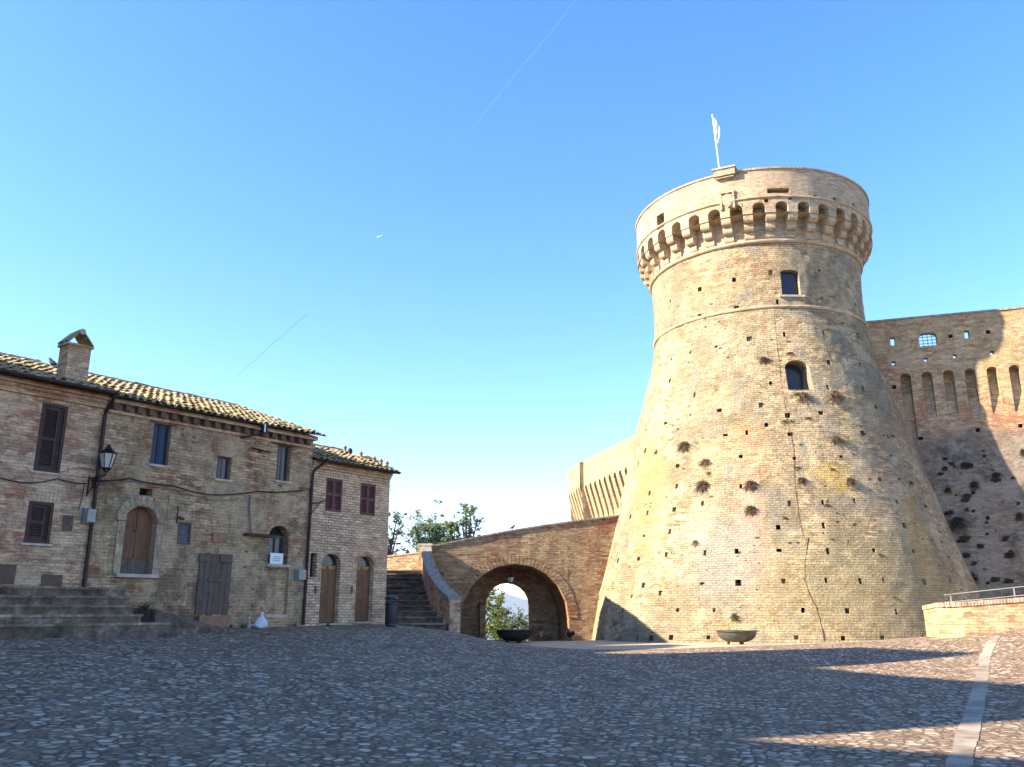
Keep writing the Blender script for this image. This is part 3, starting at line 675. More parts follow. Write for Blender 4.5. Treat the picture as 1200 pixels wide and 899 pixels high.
# ------------------------------------------------------------------ far bastion (left of the tower)
BA = Vector((10.9, 68.7, 0)); BB = Vector((7.1, 84.6, 0)); BCn = Vector((6.0, 91.5, 0)); BTZ = 15.9
bas = thing('fortress_bastion', 'sunlit far fortress wall with a row of slot niches, seen above the bridge', 'fortress wall', (7.1, 84.6, 0))
for i, (A, B, name) in enumerate(((BB, BA, 'flank_wall'), (BCn, BB-Vector((.35, -.2, 0)), 'end_wall'))):
    D_ = (B-A); L = D_.length; D_.normalize(); N_ = Vector((D_.y, -D_.x, 0))
    if N_.x > 0: N_ = -N_
    def BS(u, z, d, A=A, D_=D_, N_=N_):
        off = 0 if z > 13.2 else -min(1.0, (13.2-z)*.28)
        p = A+D_*u+N_*(off-d); return Vector((p.x, p.y, z))
    ops = []; n = int(L/1.28)
    for k in range(n):
        u = (k+.5)*L/n; ops.append(dict(u0=u-.30, u1=u+.30, z0=9.8, z1=13.5, spring=13.2, depth=.8, depth0=.05, back=0))
    mb = MB(); wall(mb, BS, (0, L), (-3, BTZ), ops, du=2, dz=.6)
    mb.face([BS(0, BTZ, 0), BS(L, BTZ, 0), BS(L, BTZ, 1.5), BS(0, BTZ, 1.5)])
    mb.face([BS(0, -3, 0), BS(0, -3, 1.5), BS(0, BTZ, 1.5), BS(0, BTZ, 0)]); mb.face([BS(L, -3, 1.5), BS(L, -3, 0), BS(L, BTZ, 0), BS(L, BTZ, 1.5)])
    mb.face([BS(L, -3, 1.5), BS(0, -3, 1.5), BS(0, BTZ, 1.5), BS(L, BTZ, 1.5)])
    obj(name, mb, M['bastion'], bas)

# ------------------------------------------------------------------ bridge with the archway
BRA = R(84); BD = Vector((math.sin(BRA), math.cos(BRA), 0)); BN = Vector((BD.y, -BD.x, 0))   # BN toward camera
if BN.y > 0: BN = -BN
BP = Vector((at(505, 640, 42.6).x, 42.6, 0))
def bhit(px, py):
    p = plane_hit(px, py, BP, BN); return (p-BP).dot(BD), p.z
def BrS(u, z, d):
    nz = .025*noise.noise(Vector((u*.9, z*.9, 2.2)))+.015*noise.noise(Vector((u*3, z*3, 6.2))) if abs(d) < .01 else 0
    p = BP+BD*u-BN*d+BN*nz; return Vector((p.x, p.y, z))
ua, _ = bhit(540, 740); ub, _ = bhit(667, 740); _, zc = bhit(604, 661); uL, zL = bhit(507, 641); uR, zR = bhit(740, 600); _, zR2 = bhit(722, 606)
print('bridge', ua, ub, zc, zL, zR2, uR)
br = thing('arched_bridge', 'red and yellow brick ramp bridge with one wide arch, leading up to the tower', 'bridge', BrS((ua+ub)/2, 0, 0))
uR2, _ = bhit(722, 606); uR = uR2+1.4
def ztop(u):
    t = (u-uL)/(uR2-uL); return zL+(zR2-zL)*t+.12*math.sin(max(0, min(1, t))*math.pi)
DB = 3.6
mb = MB(); sprg = zc-(ub-ua)/2*.98
# rectangular lower field with the arch, then the raking top strip
zf = zL-.35
wall(mb, BrS, (uL-.1, uR), (-1, zf), [dict(u0=ua, u1=ub, z0=-1, z1=zc, spring=sprg, depth=DB, back=None)], du=.5, dz=.5)
n = 24
for k in range(n):
    a = uL-.1+(uR-uL+.1)*k/n; b = uL-.1+(uR-uL+.1)*(k+1)/n
    mb.face([BrS(a, zf, 0), BrS(b, zf, 0), BrS(b, ztop(b), 0), BrS(a, ztop(a), 0)], [(a, zf), (b, zf), (b, ztop(b)), (a, ztop(a))])
    mb.face([BrS(a, ztop(a), .0), BrS(b, ztop(b), .0), BrS(b, ztop(b), .45), BrS(a, ztop(a), .45)])
    mb.face([BrS(b, -1 if not(ua < (a+b)/2 < ub) else zc+.1, DB+1.8), BrS(a, -1 if not(ua < (a+b)/2 < ub) else zc+.1, DB+1.8), BrS(a, ztop(a), DB+1.8), BrS(b, ztop(b), DB+1.8)])
    mb.face([BrS(a, zf+.05, .45), BrS(b, zf+.05, .45), BrS(b, zf+.05, DB+1.8), BrS(a, zf+.05, DB+1.8)])
    mb.face([BrS(b, ztop(b), .45), BrS(a, ztop(a), .45), BrS(a, zf, .45), BrS(b, zf, .45)])
mb.face([BrS(uL-.1, -1, 0), BrS(uL-.1, zL, 0), BrS(uL-.1, zL, DB+1.8), BrS(uL-.1, -1, DB+1.8)])
obj('bridge_wall', mb, M['bridge'], br)
# inner wall with the smaller arch
vI = DB
def ihit(px, py):
    P2 = BP-BN*vI; p = plane_hit(px, py, P2, BN); return (p-BP).dot(BD), p.z
ia, _ = ihit(569, 730); ib, _ = ihit(622, 730); _, izc = ihit(596, 683)
mb = MB(); wall(mb, BrS, (ua-.3, ub+.3), (-1, zc+.3), [dict(u0=ia, u1=ib, z0=-1, z1=izc, spring=izc-(ib-ia)/2*.95, depth=1.0, back=None)], du=.6, dz=.6, base_d=vI+.002)
obj('inner_arch', mb, M['bridge'], br)
for (a, b) in ((ia-.32, ia-.02), (ib+.02, ib+.34)):
    mb = MB(); sbox(mb, BrS, a, b, -.6, izc-1.0, vI-.30, vI); obj('pier', mb, M['bridge'], br)
# voussoirs of the front arch
mb = MB(); cu = (ua+ub)/2; ra = (ub-ua)/2; nv = 46
for k in range(nv):
    a0 = math.pi*(k+.08)/nv; a1 = math.pi*(k+.92)/nv; zs = (zc-sprg)/ra
    f = lambda r, a: (cu-(r)*math.cos(a), sprg+(r)*math.sin(a)*zs)
    q = [f(ra+.0, a0), f(ra+.0, a1), f(ra+.42, a1), f(ra+.42, a0)]
    mb.extrude([BrS(u, z, .02) for u, z in q][::-1], BN*.055)
obj('arch_ring', mb, M['bridge'], br)
mb = MB()
for k in range(60):
    a = uL-.1+(uR-uL)*k/60+.01; b = uL-.1+(uR-uL)*(k+1)/60-.01
    mb.extrude([BrS(a, ztop(a)+.002, -.06), BrS(b, ztop(b)+.002, -.06), BrS(b, ztop(b)+.002, .5), BrS(a, ztop(a)+.002, .5)][::-1], (0, 0, .085))
obj('coping', mb, M['coping_grey'], br)

# ------------------------------------------------------------------ stair beside the bridge
st = thing('outdoor_staircase', 'wide dark stone staircase climbing between the small brick house and the bridge', 'stairs', (-3.5, 31.2, .95))
NST = 12; b0 = Vector((at(488, 737, 31.0).x, 31.0)); b1 = Vector((at(478, 669, 42.2).x, 42.2)); z0s = .95; z1s = at(478, 669, 42.2).z
for k in range(NST):
    f0 = k/NST; f1 = (k+1)/NST; zt = z0s+(z1s-z0s)*f1
    y0 = 31.0+(42.2-31)*f0; y1 = 31.0+(42.2-31)*f1+.25
    xr0 = at(519-22*f0**.8, 720, y0).x+.12; xl0 = at(452-8*f0, 720, y0).x-1.6
    mb = MB(); mb.box(((xl0+xr0)/2, (y0+y1)/2, zt-.5), ((xr0-xl0)/2, 0, 0), (0, (y1-y0)/2, 0), (0, 0, .50))
    so_ = obj('step', mb, M['step'], st); mb = MB(); mb.box(((xl0+xr0)/2, y0-.015, zt-.022), ((xr0-xl0)/2, 0, 0), (0, .05, 0), (0, 0, .024)); obj('nosing', mb, M['nosing'], so_)
mb = MB(); mb.box((-6.5, 44.2, z1s-.5), (3.2, 0, 0), (0, 2.0, 0), (0, 0, .47)); obj('landing', mb, M['step'], st)
# curved parapet
mb = MB(); cpb = MB(); Pp = [(31.0, 533, 738, 704), (31.6, 527, 735, 699), (33, 517, 730, 689), (35, 508, 722, 676), (37.5, 502, 712, 664), (40, 499, 700, 651), (42.6, 498, 690, 641)]
sec = []
for (Y, x, yb, yt) in Pp: sec.append((at(x, yb, Y), at(x, yt, Y).z))
th_ = .19
def norm2(i):
    a = sec[max(0, i-1)][0]; b = sec[min(len(sec)-1, i+1)][0]; t = Vector((b.x-a.x, b.y-a.y, 0)).normalized(); return Vector((-t.y, t.x, 0))
for i in range(len(sec)-1):
    p, zp = sec[i]; q, zq = sec[i+1]; n0, n1 = norm2(i), norm2(i+1)
    P = lambda b, n, s, z, w=th_: Vector((b.x+n.x*s*w, b.y+n.y*s*w, z))
    for s in (-1, 1):
        f = [P(p, n0, s, -.2), P(q, n1, s, -.2), P(q, n1, s, zq), P(p, n0, s, zp)]; mb.face(f if s < 0 else f[::-1])
    for (w_, lo, hi, m_) in ((th_+.05, .0, .10, cpb),):
        a = [P(p, n0, -1, zp+lo, w_), P(p, n0, 1, zp+lo, w_), P(p, n0, 1, zp+hi, w_), P(p, n0, -1, zp+hi, w_)]
        b = [P(q, n1, -1, zq+lo, w_), P(q, n1, 1, zq+lo, w_), P(q, n1, 1, zq+hi, w_), P(q, n1, -1, zq+hi, w_)]
        for k in range(4):
            k2 = (k+1) % 4; m_.face([a[k], b[k], b[k2], a[k2]])
        if i == 0: m_.face(a)
        if i == len(sec)-2: m_.face(b[::-1])
p, zp = sec[0]; n0 = norm2(0); mb.face([p+n0*-th_+Vector((0, 0, -.2-p.z)), p+n0*th_+Vector((0, 0, -.2-p.z)), Vector((p.x+n0.x*th_, p.y+n0.y*th_, zp)), Vector((p.x-n0.x*th_, p.y-n0.y*th_, zp))])
obj('parapet', mb, M['house_a'], st); obj('parapet_coping', cpb, M['coping_grey'], st)
pc = at(499, 640, 42.45); mb = MB(); mb.box((pc.x, 42.5, pc.z-2), (.30, 0, 0), (0, .32, 0), (0, 0, 2.0)); pil = obj('pillar', mb, M['lowwall'], st)
mb = MB(); mb.box((pc.x, 42.5, pc.z+.05), (.36, 0, 0), (0, .38, 0), (0, 0, .05)); obj('pillar_cap', mb, M['stone'], pil)
# low wall behind the landing
a = at(440, 657, 46.5); b = at(497, 648, 45.5); lw = thing('garden_wall', 'low sunlit brick wall at the top of the staircase', 'wall', (a.x, a.y, 3))
mb = MB(); D_ = (b-a); D_.z = 0
mb.extrude([Vector((a.x-2, a.y, -1)), Vector((b.x, b.y, -1)), Vector((b.x, b.y, b.z)), Vector((a.x-2, a.y, a.z-.1))], (0, .4, 0)); obj('wall_body', mb, M['lowwall'], lw)
mb = MB(); mb.extrude([Vector((a.x-2, a.y-.04, a.z-.098)), Vector((b.x, b.y-.04, b.z+.002)), Vector((b.x, b.y-.04, b.z+.08)), Vector((a.x-2, a.y-.04, a.z-.02))], (0, .48, 0)); obj('coping', mb, M['coping'], lw)

# ------------------------------------------------------------------ low wall and railing (right)
wp = [(13.95, 29.6), (13.10, 26.9), (13.45, 26.55), (16.2, 25.6), (21, 23.9)]
wz = [1.60, 1.68, 1.70, 1.93, 2.4]
rw = thing('ramp_parapet', 'low orange brick parapet with a brick-on-edge top at the right edge of the square', 'wall', (13.4, 26.6, .8))
mb = MB(); cpb = MB()
def n2(i):
    a = wp[max(0, i-1)]; b = wp[min(len(wp)-1, i+1)]; t = Vector((b[0]-a[0], b[1]-a[1], 0)).normalized(); return Vector((t.y, -t.x, 0))
for i in range(len(wp)-1):
    p = Vector((*wp[i], 0)); q = Vector((*wp[i+1], 0)); n0, n1 = n2(i), n2(i+1)
    if (n0.x*(0-p.x)+n0.y*(0-p.y)) < 0: pass
    w_ = .20
    for s in (-1, 1):
        f = [p+n0*s*w_+Vector((0, 0, -.3)), q+n1*s*w_+Vector((0, 0, -.3)), q+n1*s*w_+Vector((0, 0, wz[i+1])), p+n0*s*w_+Vector((0, 0, wz[i]))]
        mb.face(f if s > 0 else f[::-1])
    L = (q-p).length; nb = max(1, int(L/.085))
    for k in range(nb):
        f0, f1 = (k+.07)/nb, (k+.93)/nb
        pa, pb = p.lerp(q, f0), p.lerp(q, f1); na, nb_ = n0.lerp(n1, f0).normalized(), n0.lerp(n1, f1).normalized(); za, zb = wz[i]+(wz[i+1]-wz[i])*f0, wz[i]+(wz[i+1]-wz[i])*f1
        w2 = .235
        cpb.extrude([pa+na*w2+Vector((0, 0, za+.002)), pb+nb_*w2+Vector((0, 0, zb+.002)), pb-nb_*w2+Vector((0, 0, zb+.002)), pa-na*w2+Vector((0, 0, za+.002))][::-1], (0, 0, .13))
obj('wall_body', mb, M['lowwall'], rw); obj('coping', cpb, M['coping'], rw)
rl = thing('metal_railing', 'thin grey two-bar metal railing behind the low brick parapet', 'railing', (14, 28.2, .8))
ra_ = [(1106, 697.5, 28.6), (1143, 693.5, 28.0), (1190, 688.5, 27.2), (1260, 681, 26.2)]; lo_ = [(1107, 706, 28.6), (1145, 703, 28.0), (1190, 698.5, 27.2), (1260, 692, 26.2)]
for L_ in (ra_, lo_):
    mb = MB(); mb.tube([at(*p) for p in L_], .015, 8); obj('bar', mb, M['rail'], rl)
for (x, yt, Y) in ((1114, 696.5, 28.5), (1188, 688.7, 27.25), (1256, 682, 26.2)):
    t = at(x, yt, Y); mb = MB(); mb.tube([t, (t.x, t.y, .6)], .024, 8); obj('post', mb, M['rail'], rl)

# ------------------------------------------------------------------ houses on the left
HA = R(38); HD = Vector((math.sin(HA), math.cos(HA), 0)); HN = Vector((math.cos(HA), -math.sin(HA), 0))   # HN toward the square
HP = at(400, 733, 29.0); HP0 = Vector((HP.x, HP.y, 0))
def F(s, z, d=0.0):
    p = HP0+HD*s-HN*d; return Vector((p.x, p.y, z))
def Fr(amp):
    def g(s, z, d=0.0):
        nz = amp*noise.noise(Vector((s*.9, z*.9, 7)))+amp*.6*noise.noise(Vector((s*3.1, z*3.1, 2))) if abs(d) < 1e-6 else 0
        p = HP0+HD*s-HN*(d-nz); return Vector((p.x, p.y, z))
    return g
def fh(px, py, off=0.0):
    p = plane_hit(px, py, HP0+HN*off, HN); return (p-HP0).dot(HD), p.z
def frect(x0, y0, x1, y1, **k):
    xm, ym = (x0+x1)/2, (y0+y1)/2
    a = fh(x0, ym)[0]; b = fh(x1, ym)[0]; return dict(u0=a, u1=b, z0=fh(xm, y1)[1], z1=fh(xm, y0)[1], **k)
S0, S1, S2, S3 = -13.2, fh(110, 580)[0], fh(361, 620)[0], fh(455, 620)[0]
ZE_A = fh(60, 452)[1]; ZE_C = fh(410, 547)[1]
print('facade', S1, S2, S3, ZE_A, ZE_C)
DEPTH = 9.0
houses = {}
def house(name, label, s0, s1, ze, ops, mat, amp, DEP=9.0):
    t = thing('brick_house', label, 'house', F((s0+s1)/2, gz(*F((s0+s1)/2, 0).xy)))
    mb = MB(); g = Fr(amp); wall(mb, g, (s0+.001, s1-.001), (-.8, ze), ops, du=.5, dz=.5)
    for s, fl_ in ((s0+.001, 1), (s1-.001, 0)):
        rg = ze+.345*(DEP/2)
        q = [F(s, -1.5, 0.0), F(s, ze, 0.0), F(s, rg-.08, DEP/2), F(s, ze-.05, DEP), F(s, -1.5, DEP)]
        uv = [(0, -1.5), (0, ze), (DEP/2, rg), (DEP, ze), (DEP, -1.5)]
        if fl_: q = q[::-1]; uv = uv[::-1]
        mb.face(q[::-1], uv[::-1])
    mb.face([F(s1, -1.5, DEP), F(s0, -1.5, DEP), F(s0, ze, DEP), F(s1, ze, DEP)])
    obj('wall', mb, [mat, M['dark']], t); return t
def roof(t, s0, s1, ze, over=.42, seed=1, rag=.03, slope=.345, endo=.12, DEP=9.0):
    rnd = random.Random(seed); mb = MB(); s0 -= .0; s1 += endo
    dep = DEP/2+over; nrow = int(dep/.40); pit = .225; ncol = int((s1-s0)/pit)
    def Q(s, q, h):                                      # q distance up the slope (horizontal), h above the slope plane
        return F(s, ze+.02+q*slope+h-.0, q-over)
    mb.face([Q(s0, 0, -.02), Q(s1, 0, -.02), Q(s1, dep, -.02), Q(s0, dep, -.02)], [(.5, .5)]*4)
    mb.face([Q(s1, 0, -.08), Q(s0, 0, -.08), Q(s0, dep, -.08), Q(s1, dep, -.08)], [(.5, .5)]*4)
    mb.face([F(s0, ze+dep*slope, dep-over), F(s1, ze+dep*slope, dep-over), F(s1, ze-.1, DEP+over), F(s0, ze-.1, DEP+over)], [(.5, .5)]*4)
    for c in range(ncol+1):
        sc0 = s0+.08+c*pit
        for r in range(nrow):
            cs = sc0+rnd.uniform(-.02, .02); q0 = r*dep/nrow-(.06+rnd.uniform(-.03, .04) if r == 0 else rnd.uniform(-.03, .03)); q1 = (r+1)*dep/nrow+.05
            h = .055+rnd.uniform(-.012, .02); ra = .104+rnd.uniform(-.008, .01); rb = .082; sk = rnd.uniform(-.025, .025)
            uv = (c*1.37+seed*3.1+r*7.77, r*2.13+c*.77); NSG = 5
            fr = [Q(cs-ra*math.cos(math.pi*k/NSG), q0, h-.045+ra*.85*math.sin(math.pi*k/NSG)) for k in range(NSG+1)]
            bk = [Q(cs+sk-rb*math.cos(math.pi*k/NSG), q1, h-.075+rb*.85*math.sin(math.pi*k/NSG)) for k in range(NSG+1)]
            fi = [Q(cs-(ra-.018)*math.cos(math.pi*k/NSG), q0+.002, h-.047+(ra-.018)*.85*math.sin(math.pi*k/NSG)) for k in range(NSG+1)]
            for k in range(NSG):
                mb.face([fr[k+1], fr[k], bk[k], bk[k+1]][::-1], [uv]*4, 0, True)
                mb.face([fi[k], fi[k+1], fr[k+1], fr[k]], [uv]*4)
    for i in range(int((s1-s0)/.38)+1):                   # ridge tiles
        a = s0+i*.38; a1 = min(a+.42, s1+.05); uv = (i*3.3+seed, 9.1); ro = .12+rnd.uniform(-.01, .015)
        for k in range(6):
            p = lambda s, kk, rr: F(s, ze+dep*slope+.02+rr*math.sin(math.pi*kk/6), dep-over-rr*1.1*math.cos(math.pi*kk/6))
            mb.face([p(a, k, ro), p(a1, k, ro*.88), p(a1, k+1, ro*.88), p(a, k+1, ro)], [uv]*4, 0, True)
    o = obj('roof', mb, M['tile'], t, merge=False); return o, Q
def gutter(t, s0, s1, ze, over, mat=None):
    mb = MB(); n = 6; c0, c1 = [], []
    for k in range(n+1):
        a = math.pi*k/n; c0.append(F(s0, ze-.0-.085*math.sin(a), -over-.02-.075*math.cos(a)-.0)); c1.append(F(s1, ze-.0-.085*math.sin(a), -over-.02-.075*math.cos(a)))
    for k in range(n): mb.face([c0[k], c1[k], c1[k+1], c0[k+1]]); mb.face([c0[k+1]+Vector((0, 0, .006)), c1[k+1]+Vector((0, 0, .006)), c1[k]+Vector((0, 0, .006)), c0[k]+Vector((0, 0, .006))])
    mb.face(c0); mb.face(c1[::-1]); return obj('gutter', mb, mat or M['pipe'], t)
def slats(mb, u0, u1, z0, z1, d, pitch=.055, th=.03):
    n = max(2, int((z1-z0)/pitch)); p = (z1-z0)/n
    for k in range(n):
        z = z0+k*p; mb.face([F(u0, z, d), F(u1, z, d), F(u1, z+p*.9, d+th), F(u0, z+p*.9, d+th)]); mb.face([F(u0, z+p*.9, d+th), F(u1, z+p*.9, d+th), F(u1, z+p, d), F(u0, z+p, d)])
def shutter(t, u0, u1, z0, z1, d, mat, rails=(.45,), label=None):
    """one louvred shutter leaf: frame with slats as its child"""
    mb = MB(); e = .055
    for (a, b, c, e2) in ((u0, u0+e, z0, z1), (u1-e, u1, z0, z1)): sbox(mb, F, a, b, c, e2, d, d+.045)
    zs = [z0]+[z0+(z1-z0)*r for r in rails]+[z1-.07]
    for z in zs: sbox(mb, F, u0+e, u1-e, z, z+.07, d+.002, d+.043)
    o = obj('shutter', mb, mat, t); sm = MB()
    for a, b in zip(zs[:-1], zs[1:]):
        sm = MB(); slats(sm, u0+e, u1-e, a+.07, b, d+.012); obj('louvre', sm, mat, o)
    return o
def lintel(t, u0, u1, z, h=.28, mat='house_c'):
    mb = MB(); n = max(4, int((u1-u0+.2)/.085))
    for k in range(n):
        f0 = (k+.06)/n; f1 = (k+.94)/n; a = u0-.12+(u1-u0+.24)*f0; b = u0-.12+(u1-u0+.24)*f1; sl_ = ((k+.5)/n-.5)*.10
        mb.extrude([F(a, z+.012, -.012), F(b, z+.012, -.012), F(b+sl_, z+h, -.012), F(a+sl_, z+h, -.012)], HN*-.03)
    return obj('lintel', mb, M[mat], t)

# --- left house
w1 = frect(44, 473, 75.5, 554, depth=.16, back=1); w2 = frect(30.5, 588, 61, 637, depth=.16, back=1)
hA = house('brick_house', 'pinkish brick house at the left edge with a dark gutter, chimney and dark brown shutters', S0, S1, ZE_A, [w1, w2], M['house_a'], .012)
for i, wn_ in enumerate((w1, w2)):
    u0, u1, z0, z1 = wn_['u0'], wn_['u1'], wn_['z0'], wn_['z1']; mb = MB(); e = .07
    for (a, b, c, d2) in ((u0, u0+e, z0, z1), (u1-e, u1, z0, z1), (u0+e, u1-e, z1-e, z1), (u0+e, u1-e, z0, z0+e)): sbox(mb, F, a, b, c, d2, .015, .14)
    wf = obj('window', mb, M['shutter_dark'], hA, )
    um = u0+(u1-u0)*.74
    shutter(wf, u0+e+.005, um, z0+e+.005, z1-e-.005, .05, M['shutter_dark'], (.46,)); ORG
    shutter(wf, um+.01, u1-e-.005, z0+e+.005, z1-e-.005, .05, M['shutter_dark'], (.46,))
    mb = MB(); sbox(mb, F, u0-.08, u1+.06, z0-.055, z0-.002, -.06, .10); obj('sill', mb, M['stone'], hA)
    lintel(hA, u0, u1, z1, mat='house_a')
for (x0, y0, x1, y1) in ((-8, 661.5, 17.5, 684.5), (48.5, 673.5, 72.5, 686), (73, 604, 85, 622)):
    r_ = frect(x0, y0, x1, y1); mb = MB(); sbox(mb, F, r_['u0'], r_['u1'], r_['z0'], r_['z1'], -.03, .05); h_ = obj('hatch', mb, M['hatch'], hA)
    mb = MB(); sbox(mb, F, r_['u1']-.07, r_['u1']-.05, (r_['z0']+r_['z1'])/2-.03, (r_['z0']+r_['z1'])/2+.03, -.045, -.031); obj('latch', mb, M['rail'], h_)
for k, (a, h0, h1) in enumerate(((.06, .34, .22), (.12, .22, .13), (.20, .13, .0))):
    mb = MB(); sbox(mb, F, S0, S1-.003, ZE_A-h0, ZE_A-h1-.002, -a, .03); obj('cornice', mb, M['house_a'], hA)
rfA, QA = roof(hA, S0, S1-.13, ZE_A, .40, 3)
gutter(hA, S0, S1+.05, ZE_A+.04, .45)
def pipe(t, pts, r=.05):
    mb = MB(); mb.tube(pts, r, 10); o = obj('downpipe', mb, M['pipe'], t)
    for f in (.25, .5, .75):
        a, b = pts[-2], pts[-1]; p = Vector(a).lerp(Vector(b), f); m2 = MB(); m2.tube([p+Vector((0, 0, .025)), p-Vector((0, 0, .025))], r+.013, 10); obj('bracket', m2, M['pipe'], o)
    return o
g_ = S1-.0
pipe(hA, [F(g_, ZE_A-.02, -.45), F(g_, ZE_A-.16, -.40), F(g_, ZE_A-.42, -.10), F(g_, ZE_A-.6, -.075), F(g_, 2.0, -.075)])
# chimney
cb = None
for q in [x*.05 for x in range(90)]:
    p = F(fh(83, 443)[0], 0, 0)
r_ = ray(84, 443).normalized(); o_ = Vector((0, 0, EYE)); t_ = 15.0
while t_ < 40:
    p = o_+r_*t_; d = -(p-HP0).dot(HN)
    if d > -.3 and p.z < ZE_A+.02+(d+.40)*.345+.08: break
    t_ += .02
cs, cd = (p-HP0).dot(HD), -(p-HP0).dot(HN); cz = p.z; print('chimney', cs, cd, cz)
ch = MB(); hw, hd = .30, .26; ztc = cz+.83
def CH(s, z, d): return F(cs+s, z, cd+d)
wall(ch, lambda u, z, d: F(cs+u, z, cd-hd+d), (-hw, hw), (cz-.6, ztc), [], du=2, dz=2)
ch.face([F(cs-hw, cz-.6, cd+hd), F(cs-hw, cz-.6, cd-hd), F(cs-hw, ztc, cd-hd), F(cs-hw, ztc, cd+hd)])
ch.face([F(cs+hw, cz-.6, cd-hd), F(cs+hw, cz-.6, cd+hd), F(cs+hw, ztc, cd+hd), F(cs+hw, ztc, cd-hd)])
ch.face([F(cs+hw, cz-.6, cd+hd), F(cs-hw, cz-.6, cd+hd), F(cs-hw, ztc, cd+hd), F(cs+hw, ztc, cd+hd)])
ch.face([F(cs-hw, ztc, cd-hd), F(cs+hw, ztc, cd-hd), F(cs+hw, ztc, cd+hd), F(cs-hw, ztc, cd+hd)])
cho = obj('chimney', ch, M['lowwall'], rfA)
mb = MB(); sbox(mb, F, cs-hw-.05, cs+hw+.05, ztc+.002, ztc+.06, cd-hd-.05, cd+hd+.05); obj('chimney_ledge', mb, M['tile'], cho) if False else None
cp = MB(); cp.box(F(cs, ztc+.03, cd), HD*(hw+.05), HN*(hd+.05), (0, 0, .028))
hcap = .36
for sgn in (-1, 1):
    for j in range(3):
        dd = (j-1)*.20
        base = F(cs+sgn*(hw+.02), ztc+.06, cd+dd); topp = F(cs+sgn*.03, ztc+.06+hcap, cd+dd); ax = (topp-base); n_ = (HD*sgn*hcap+Vector((0, 0, hw))).normalized()
        for k in range(5):
            f = lambda kk, P, rr: P+HN*(rr*math.cos(math.pi*kk/5))+n_*(rr*.8*math.sin(math.pi*kk/5))
            cp.face([f(k, base, .105), f(k+1, base, .105), f(k+1, topp, .09), f(k, topp, .09)], [(j*3.3+sgn, 2.2)]*4)
            cp.face([f(k, base, .085), f(k+1, base, .085), f(k+1, topp, .07), f(k, topp, .07)], [(j*3.3+sgn, 2.2)]*4)
for j in range(2):
    a = F(cs, ztc+.06+hcap, cd-.30+j*.30); b = F(cs, ztc+.07+hcap, cd+.05+j*.30)
    cp.tube([a, b], [.085, .07], 8)
obj('chimney_cap', cp, M['tile'], cho)

# --- middle house
def arched(x0, yt, x1, yb, sp, **k): d_ = frect(x0, yt, x1, yb, **k); d_['spring'] = fh((x0+x1)/2, sp)[1]; return d_
adoor = arched(144.5, 593, 181.5, 673, 610, depth=.30, back=None)
b1_ = frect(178, 497, 199, 545, depth=.22, back=1); b2_ = frect(254, 535, 271, 562, depth=.22, back=1); b3_ = frect(324.5, 522, 340.5, 564, depth=.22, back=1)
nich = arched(315, 616, 338, 661.5, 627, depth=.32, back=1)
hole = frect(163, 572.5, 178, 581.5, depth=.3, back=1)
lou = frect(209, 613, 222, 637, depth=.10, back=1)
rec = frect(312, 666, 337, 721, depth=.07, back=0)
hB = house('brick_house', 'long patched and mossy house with arched brown door, weathered plank door and ragged eaves', S1, S2, ZE_A-.02, [adoor, b1_, b2_, b3_, nich, hole, lou, rec], M['house_b'], .035)
rfB, QB = roof(hB, S1+.05, S2, ZE_A-.02, .32, 7, endo=.03)
# dentil eaves
mb = MB(); sbox(mb, F, S1+.01, S2-.003, ZE_A-.42, ZE_A-.33, -.07, .02); sbox(mb, F, S1+.01, S2-.003, ZE_A-.16, ZE_A-.06, -.24, .02); obj('eaves_course', mb, M['house_a'], hB)
mb = MB(); n = int((S2-S1)/.34)
for k in range(n):
    a = S1+.15+k*.34; sbox(mb, F, a, a+.15, ZE_A-.328, ZE_A-.163, -.19, .02)
obj('dentil_course', mb, M['old_door'], hB)
def old_window(t, op, cloth, blue):
    u0, u1, z0, z1 = op['u0'], op['u1'], op['z0'], op['z1']; mb = MB(); e = .045
    for (a, b, c, d2) in ((u0, u0+e, z0, z1), (u1-e, u1, z0, z1), (u0+e, u1-e, z1-e, z1), (u0+e, u1-e, z0, z0+e), ((u0+u1)/2-.025, (u0+u1)/2+.025, z0+e, z1-e)): sbox(mb, F, a, b, c, d2, .13, .18)
    wf = obj('window', mb, M['pane_blue'] if blue else M['grey_wood'], t)
    mb = MB(); sbox(mb, F, u0+e, u1-e, z0+e, z1-e, .165, .17); obj('pane', mb, M['pane'], wf)
    mb = MB(); mm = (u0+u1)/2
    if blue:
        sbox(mb, F, u0+e, u0+e+.14, z0+e, z1-e, .12, .128); sbox(mb, F, mm+.03, mm+.17, z0+e, z1-e, .12, .128); obj('casement', mb, M['pane_blue'], wf)
    else:
        for k in range(5):
            a = u0+e+.10+k*.045; mb.face([F(a, z0+e, .155-(k % 2)*.02), F(a+.045, z0+e, .155-((k+1) % 2)*.02), F(a+.045, z1-e, .155-((k+1) % 2)*.02), F(a, z1-e, .155-(k % 2)*.02)])
        obj('curtain', mb, M['curtain_cloth'], wf)
    mb = MB(); sbox(mb, F, u0-.06, u1+.06, z0-.06, z0-.002, -.05, .12); obj('sill', mb, M['stone'], wf)
old_window(hB, b1_, 0, True); old_window(hB, b2_, 1, False); old_window(hB, b3_, 1, False)
mb = MB(); sbox(mb, F, b1_['u0']-.12, b1_['u1']+.15, b1_['z1']+.003, b1_['z1']+.10, -.03, .05); obj('lintel', mb, M['grey_wood'], hB)
mb = MB(); sbox(mb, F, b3_['u0']-.25, b3_['u1']+.12, b3_['z1']+.003, b3_['z1']+.12, -.03, .05); obj('lintel', mb, M['rust'], hB)
lintel(hB, b2_['u0'], b2_['u1'], b2_['z1'], .24, 'house_b')
